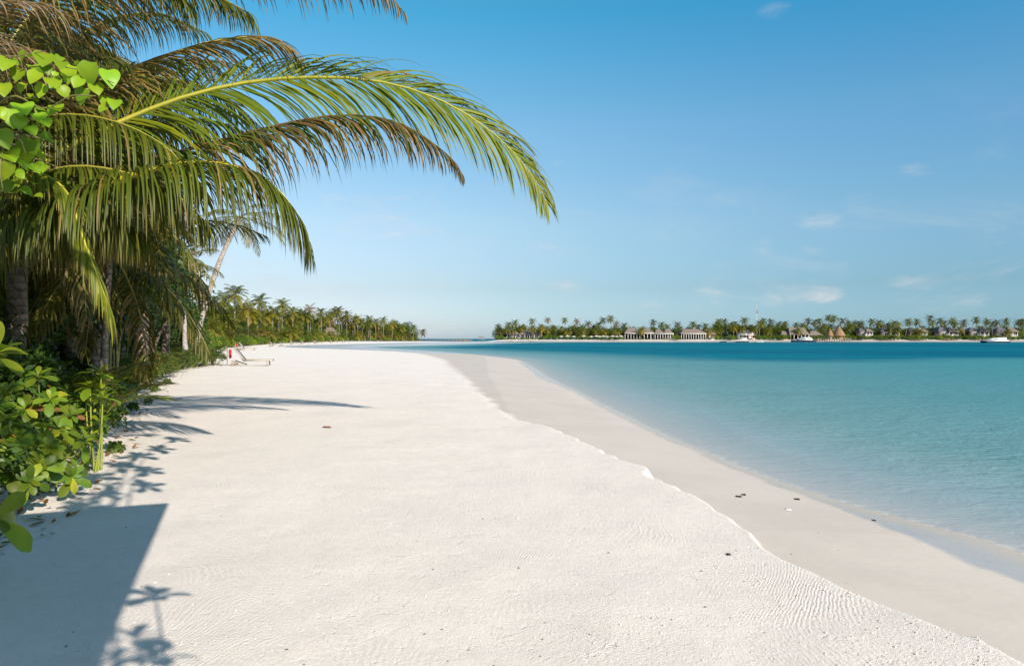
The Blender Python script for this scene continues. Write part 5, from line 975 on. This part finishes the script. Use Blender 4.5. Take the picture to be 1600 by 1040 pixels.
for i, px_ in enumerate([788, 793, 798, 803, 810, 816, 821, 826, 831, 835]): rock(far(px_, 384 if px_ > 800 else 380), 388 if px_ > 800 else 383, ZW+.05, 1.5, 1.0, .40+.18*(i % 3), 'dark reef rock in the shallows before the grey roofs of the far island', 'dark reef rocks in the shallows', 9+i)
# ------------------------------------------------------------------ loungers
def make_lounger():
    r = empty('sun_lounger', (0, 0, 0)); f_ = MB()
    for y_ in (-.31, .31): f_.box((.30, y_, .33), (1.56, .05, .075)).box((-.83, y_, .19), (.75, .045, .06), rx=.33)
    f_.box((1.06, 0, .33), (.05, .62, .07)).box((-.47, 0, .31), (.05, .62, .06)); f_.build('frame', M_TEAK, r)
    s_ = MB(); [s_.box((-.40+.1*k, 0, .375), (.075, .58, .02)) for k in range(15)]; s_.build('seat', M_TEAK, r)
    b_ = MB()
    for y_ in (-.29, .29): b_.box((-.78, y_, .68), (.88, .04, .05), rx=.90)
    b_.box((-1.04, 0, 1.02), (.05, .6, .05)); br = b_.build('backrest', M_TEAK, r); MB().box((-.77, 0, .69), (.80, .53, .022), rx=.90).build('sling', M_SLING, br)
    for y_ in (-.29, .29): MB().box((.82, y_, .155), (.07, .05, .31), rx=-.12).build('leg', M_TEAK, r)
    for y_ in (-.36, .36): MB().tube([(-1.12, y_-.03, .11), (-1.12, y_+.03, .11)], [.11, .11], 14).build('wheel', M_WOOD, r)
    MB().tube([(-1.12, -.34, .11), (-1.12, .34, .11)], [.02, .02], 6).build('axle', M_STEEL, r); MB().box((-.62, 0, .40), (.04, .5, .30), rx=-.5).build('prop', M_TEAK, r); register(r); return r
lg = make_lounger()
lps = [(397, 571.3, 1, 'nearest sun lounger, bleached wood with its back raised, beside the red float post'), (387, 547.3, 1, 'second sun lounger, just behind the nearest one at the bushes'), (430, 541.5, 1, 'sun lounger third from the front, before the bright bushes'), (444, 540.8, .9, 'sun lounger lying right behind the third one, close together'),
       (461, 538.6, 1.05, 'sun lounger fifth from the front along the left shore'), (477, 537.6, 1.1, 'sun lounger sixth from the front along the left shore'), (498, 536.9, 1.15, 'sun lounger seventh from the front along the left shore'), (522, 536.0, 1.2, 'second farthest sun lounger of the left shore'), (541, 535.4, 1.25, 'farthest sun lounger of the left shore')]
for i, (px_, py_, sc_, lb) in enumerate(lps):
    X, Y = G(px_, py_, 0.0)
    for _ in range(3): zz = ground_z(X, Y); X, Y = G(px_, py_, zz)
    place(lg, X, Y, (.10 if i == 0 else (rng.random()-.5)*.3), sc_, lb, 'sun lounger', 'sun loungers along the left shore', z_=zz)
for px_, py_, lb in ((357.5, 571, 'red rescue float hanging on a post beside the nearest sun lounger'), (369, 546.5, 'second red rescue float on a post behind the nearest lounger')):
    X, Y = G(px_, py_); q = empty('rescue_float_post', (X, Y, 0), 0, lb, 'rescue float'); sc_ = 1.0
    MB().tube([(-.09, 0, -.1), (-.09, 0, 1.02)], [.035, .035], 8).build('post', M_WOOD, q)
    MB().tube([(.09, -.02, .42), (.09, -.02, .50), (.09, -.02, .9), (.09, -.02, .98)], [.03, .085, .085, .03], 12).build('float', M_RED, q); MB().tube([(-.13, -.03, .70), (.2, -.03, .71)], [.018, .018], 6).build('strap', M_WHITE, q)
def crumbs():
    q = []; r_ = np.random.default_rng(3)
    a = r_.random(9000)*1500+60; b_ = 640+(r_.random(9000)**.55)*440; Yc = CAMZ*F/(b_-HZ); Xc = (a-800)/F*Yc
    z_, d_, s_, m_ = terrain_z(Xc, Yc); ok = (m_ > .95) & ((r_.random(9000) < .16) | (s_ < .5+.5*r_.random(9000))); Xc, Yc, z_ = Xc[ok], Yc[ok], z_[ok]; n = len(Xc)
    base = np.array([[1, 0, 0], [0, 1, 0], [-1, 0, 0], [0, -1, 0], [0, 0, .8], [0, 0, -.8]]); tri = np.array([[0, 1, 4], [1, 2, 4], [2, 3, 4], [3, 0, 4], [1, 0, 5], [2, 1, 5], [3, 2, 5], [0, 3, 5]])
    sz = .002+.0065*r_.random(n)**4; V = base[None]*(.6+.8*r_.random((n, 6, 1)))*sz[:, None, None]+np.c_[Xc, Yc, z_+sz*.25][:, None]
    Fq = (tri[None]+np.arange(n)[:, None, None]*6).reshape(-1, 3)
    c_ = np.where(r_.random((n, 1)) < .06, np.array([[.16, .12, .09]]), np.array([[.70, .63, .57]])*(.7+.3*r_.random((n, 1)))); return mesh('sand_crumbs', V.reshape(-1, 3), Fq, M_BARKLESS, None, np.repeat(c_, 6, 0))
mt, t, p, o_ = material('coral_crumb'); t.link(t.node('ShaderNodeAttribute', attribute_name='Col').outputs['Color'], p.inputs['Base Color']); p.inputs['Roughness'].default_value = .9; M_BARKLESS = mt
setp(crumbs(), 'fine crumbs of coral sand scattered over the raked dry beach', 'sand crumbs', kind='stuff')
# ------------------------------------------------------------------ flotsam and scraps on the sand
def scrap(px_, py_, z_, s_, lb, mat, name, cat, group=None, seed=0):
    X, Y = G(px_, py_, z_); 
    for _ in range(4): zz = ground_z(X, Y); X, Y = G(px_, py_, zz)
    n_ = 14; V = []
    for k in range(n_):
        a_ = 2*math.pi*k/n_; r_ = s_*(.55+.9*abs(mnoise.noise(Vector((math.cos(a_)*1.5+seed, math.sin(a_)*1.5, seed*.7))))+.2*rng.random()); V.append((r_*math.cos(a_), r_*.7*math.sin(a_), .002))
    V += [(v[0]*.6, v[1]*.6, s_*(.16+.22*rng.random())) for v in V]+[(0, 0, s_*.3)]
    Fc_ = [(k, (k+1) % n_, n_+(k+1) % n_, n_+k) for k in range(n_)]+[(n_+k, n_+(k+1) % n_, 2*n_) for k in range(n_)]
    o = mesh(name, V, Fc_, mat); o.location = (X, Y, zz); o.rotation_euler = (0, 0, rng.random()*3); return setp(o, lb, cat, group)
for i, (a, b_, s_, lb) in enumerate([(1153, 776, .050, 'left scrap of the pair of dark seaweed on the damp sand'), (1162, 773, .048, 'right scrap of the pair of dark seaweed on the damp sand'), (1245, 780, .050, 'lone dark seaweed scrap nearest to the water edge'), (1366, 813, .035, 'thin dark twig-like scrap on the wet strip'),
                                    (1228, 795, .022, 'small dark crumb just left of the pale coral bit'), (1138, 866, .030, 'dark scrap on the rim of the dry raked sand')]): scrap(a, b_, -.3, s_, lb, M_DEBRIS, 'seaweed_scrap', 'seaweed', None, i)
scrap(1231, 796, -.3, .035, 'pale coral bit beside the dark crumb on the damp sand', M_WHITE, 'coral_piece', 'coral', None, 8)
scrap(511, 668, 0, .09, 'reddish dry leaf lying on the bright sand left of the middle', M_DRYLEAF, 'fallen_leaf', 'leaf', None, 11)
for i in range(60):
    a = 150+rng.random()*1300; b_ = 600+rng.random()**.8*430
    X, Y = G(a, b_); dd_, ss_ = sdist(np.array([[X, Y]]), LAND)[0], sdist(np.array([[X, Y]]), TERR)[0]
    if dd_ < .9 or (a < 330 and b_ > 640) or edge_x(max(Y, 3)) > X-.5: continue
    scrap(a, b_, 0 if ss_ > 0 else -.2, .004+.010*rng.random()**2, 'tiny bit of coral rubble or dried weed scattered on the sand', M_DEBRIS if i % 3 else M_DRYLEAF, 'rubble_bit', 'beach debris', 'tiny scraps scattered over the sand', i)
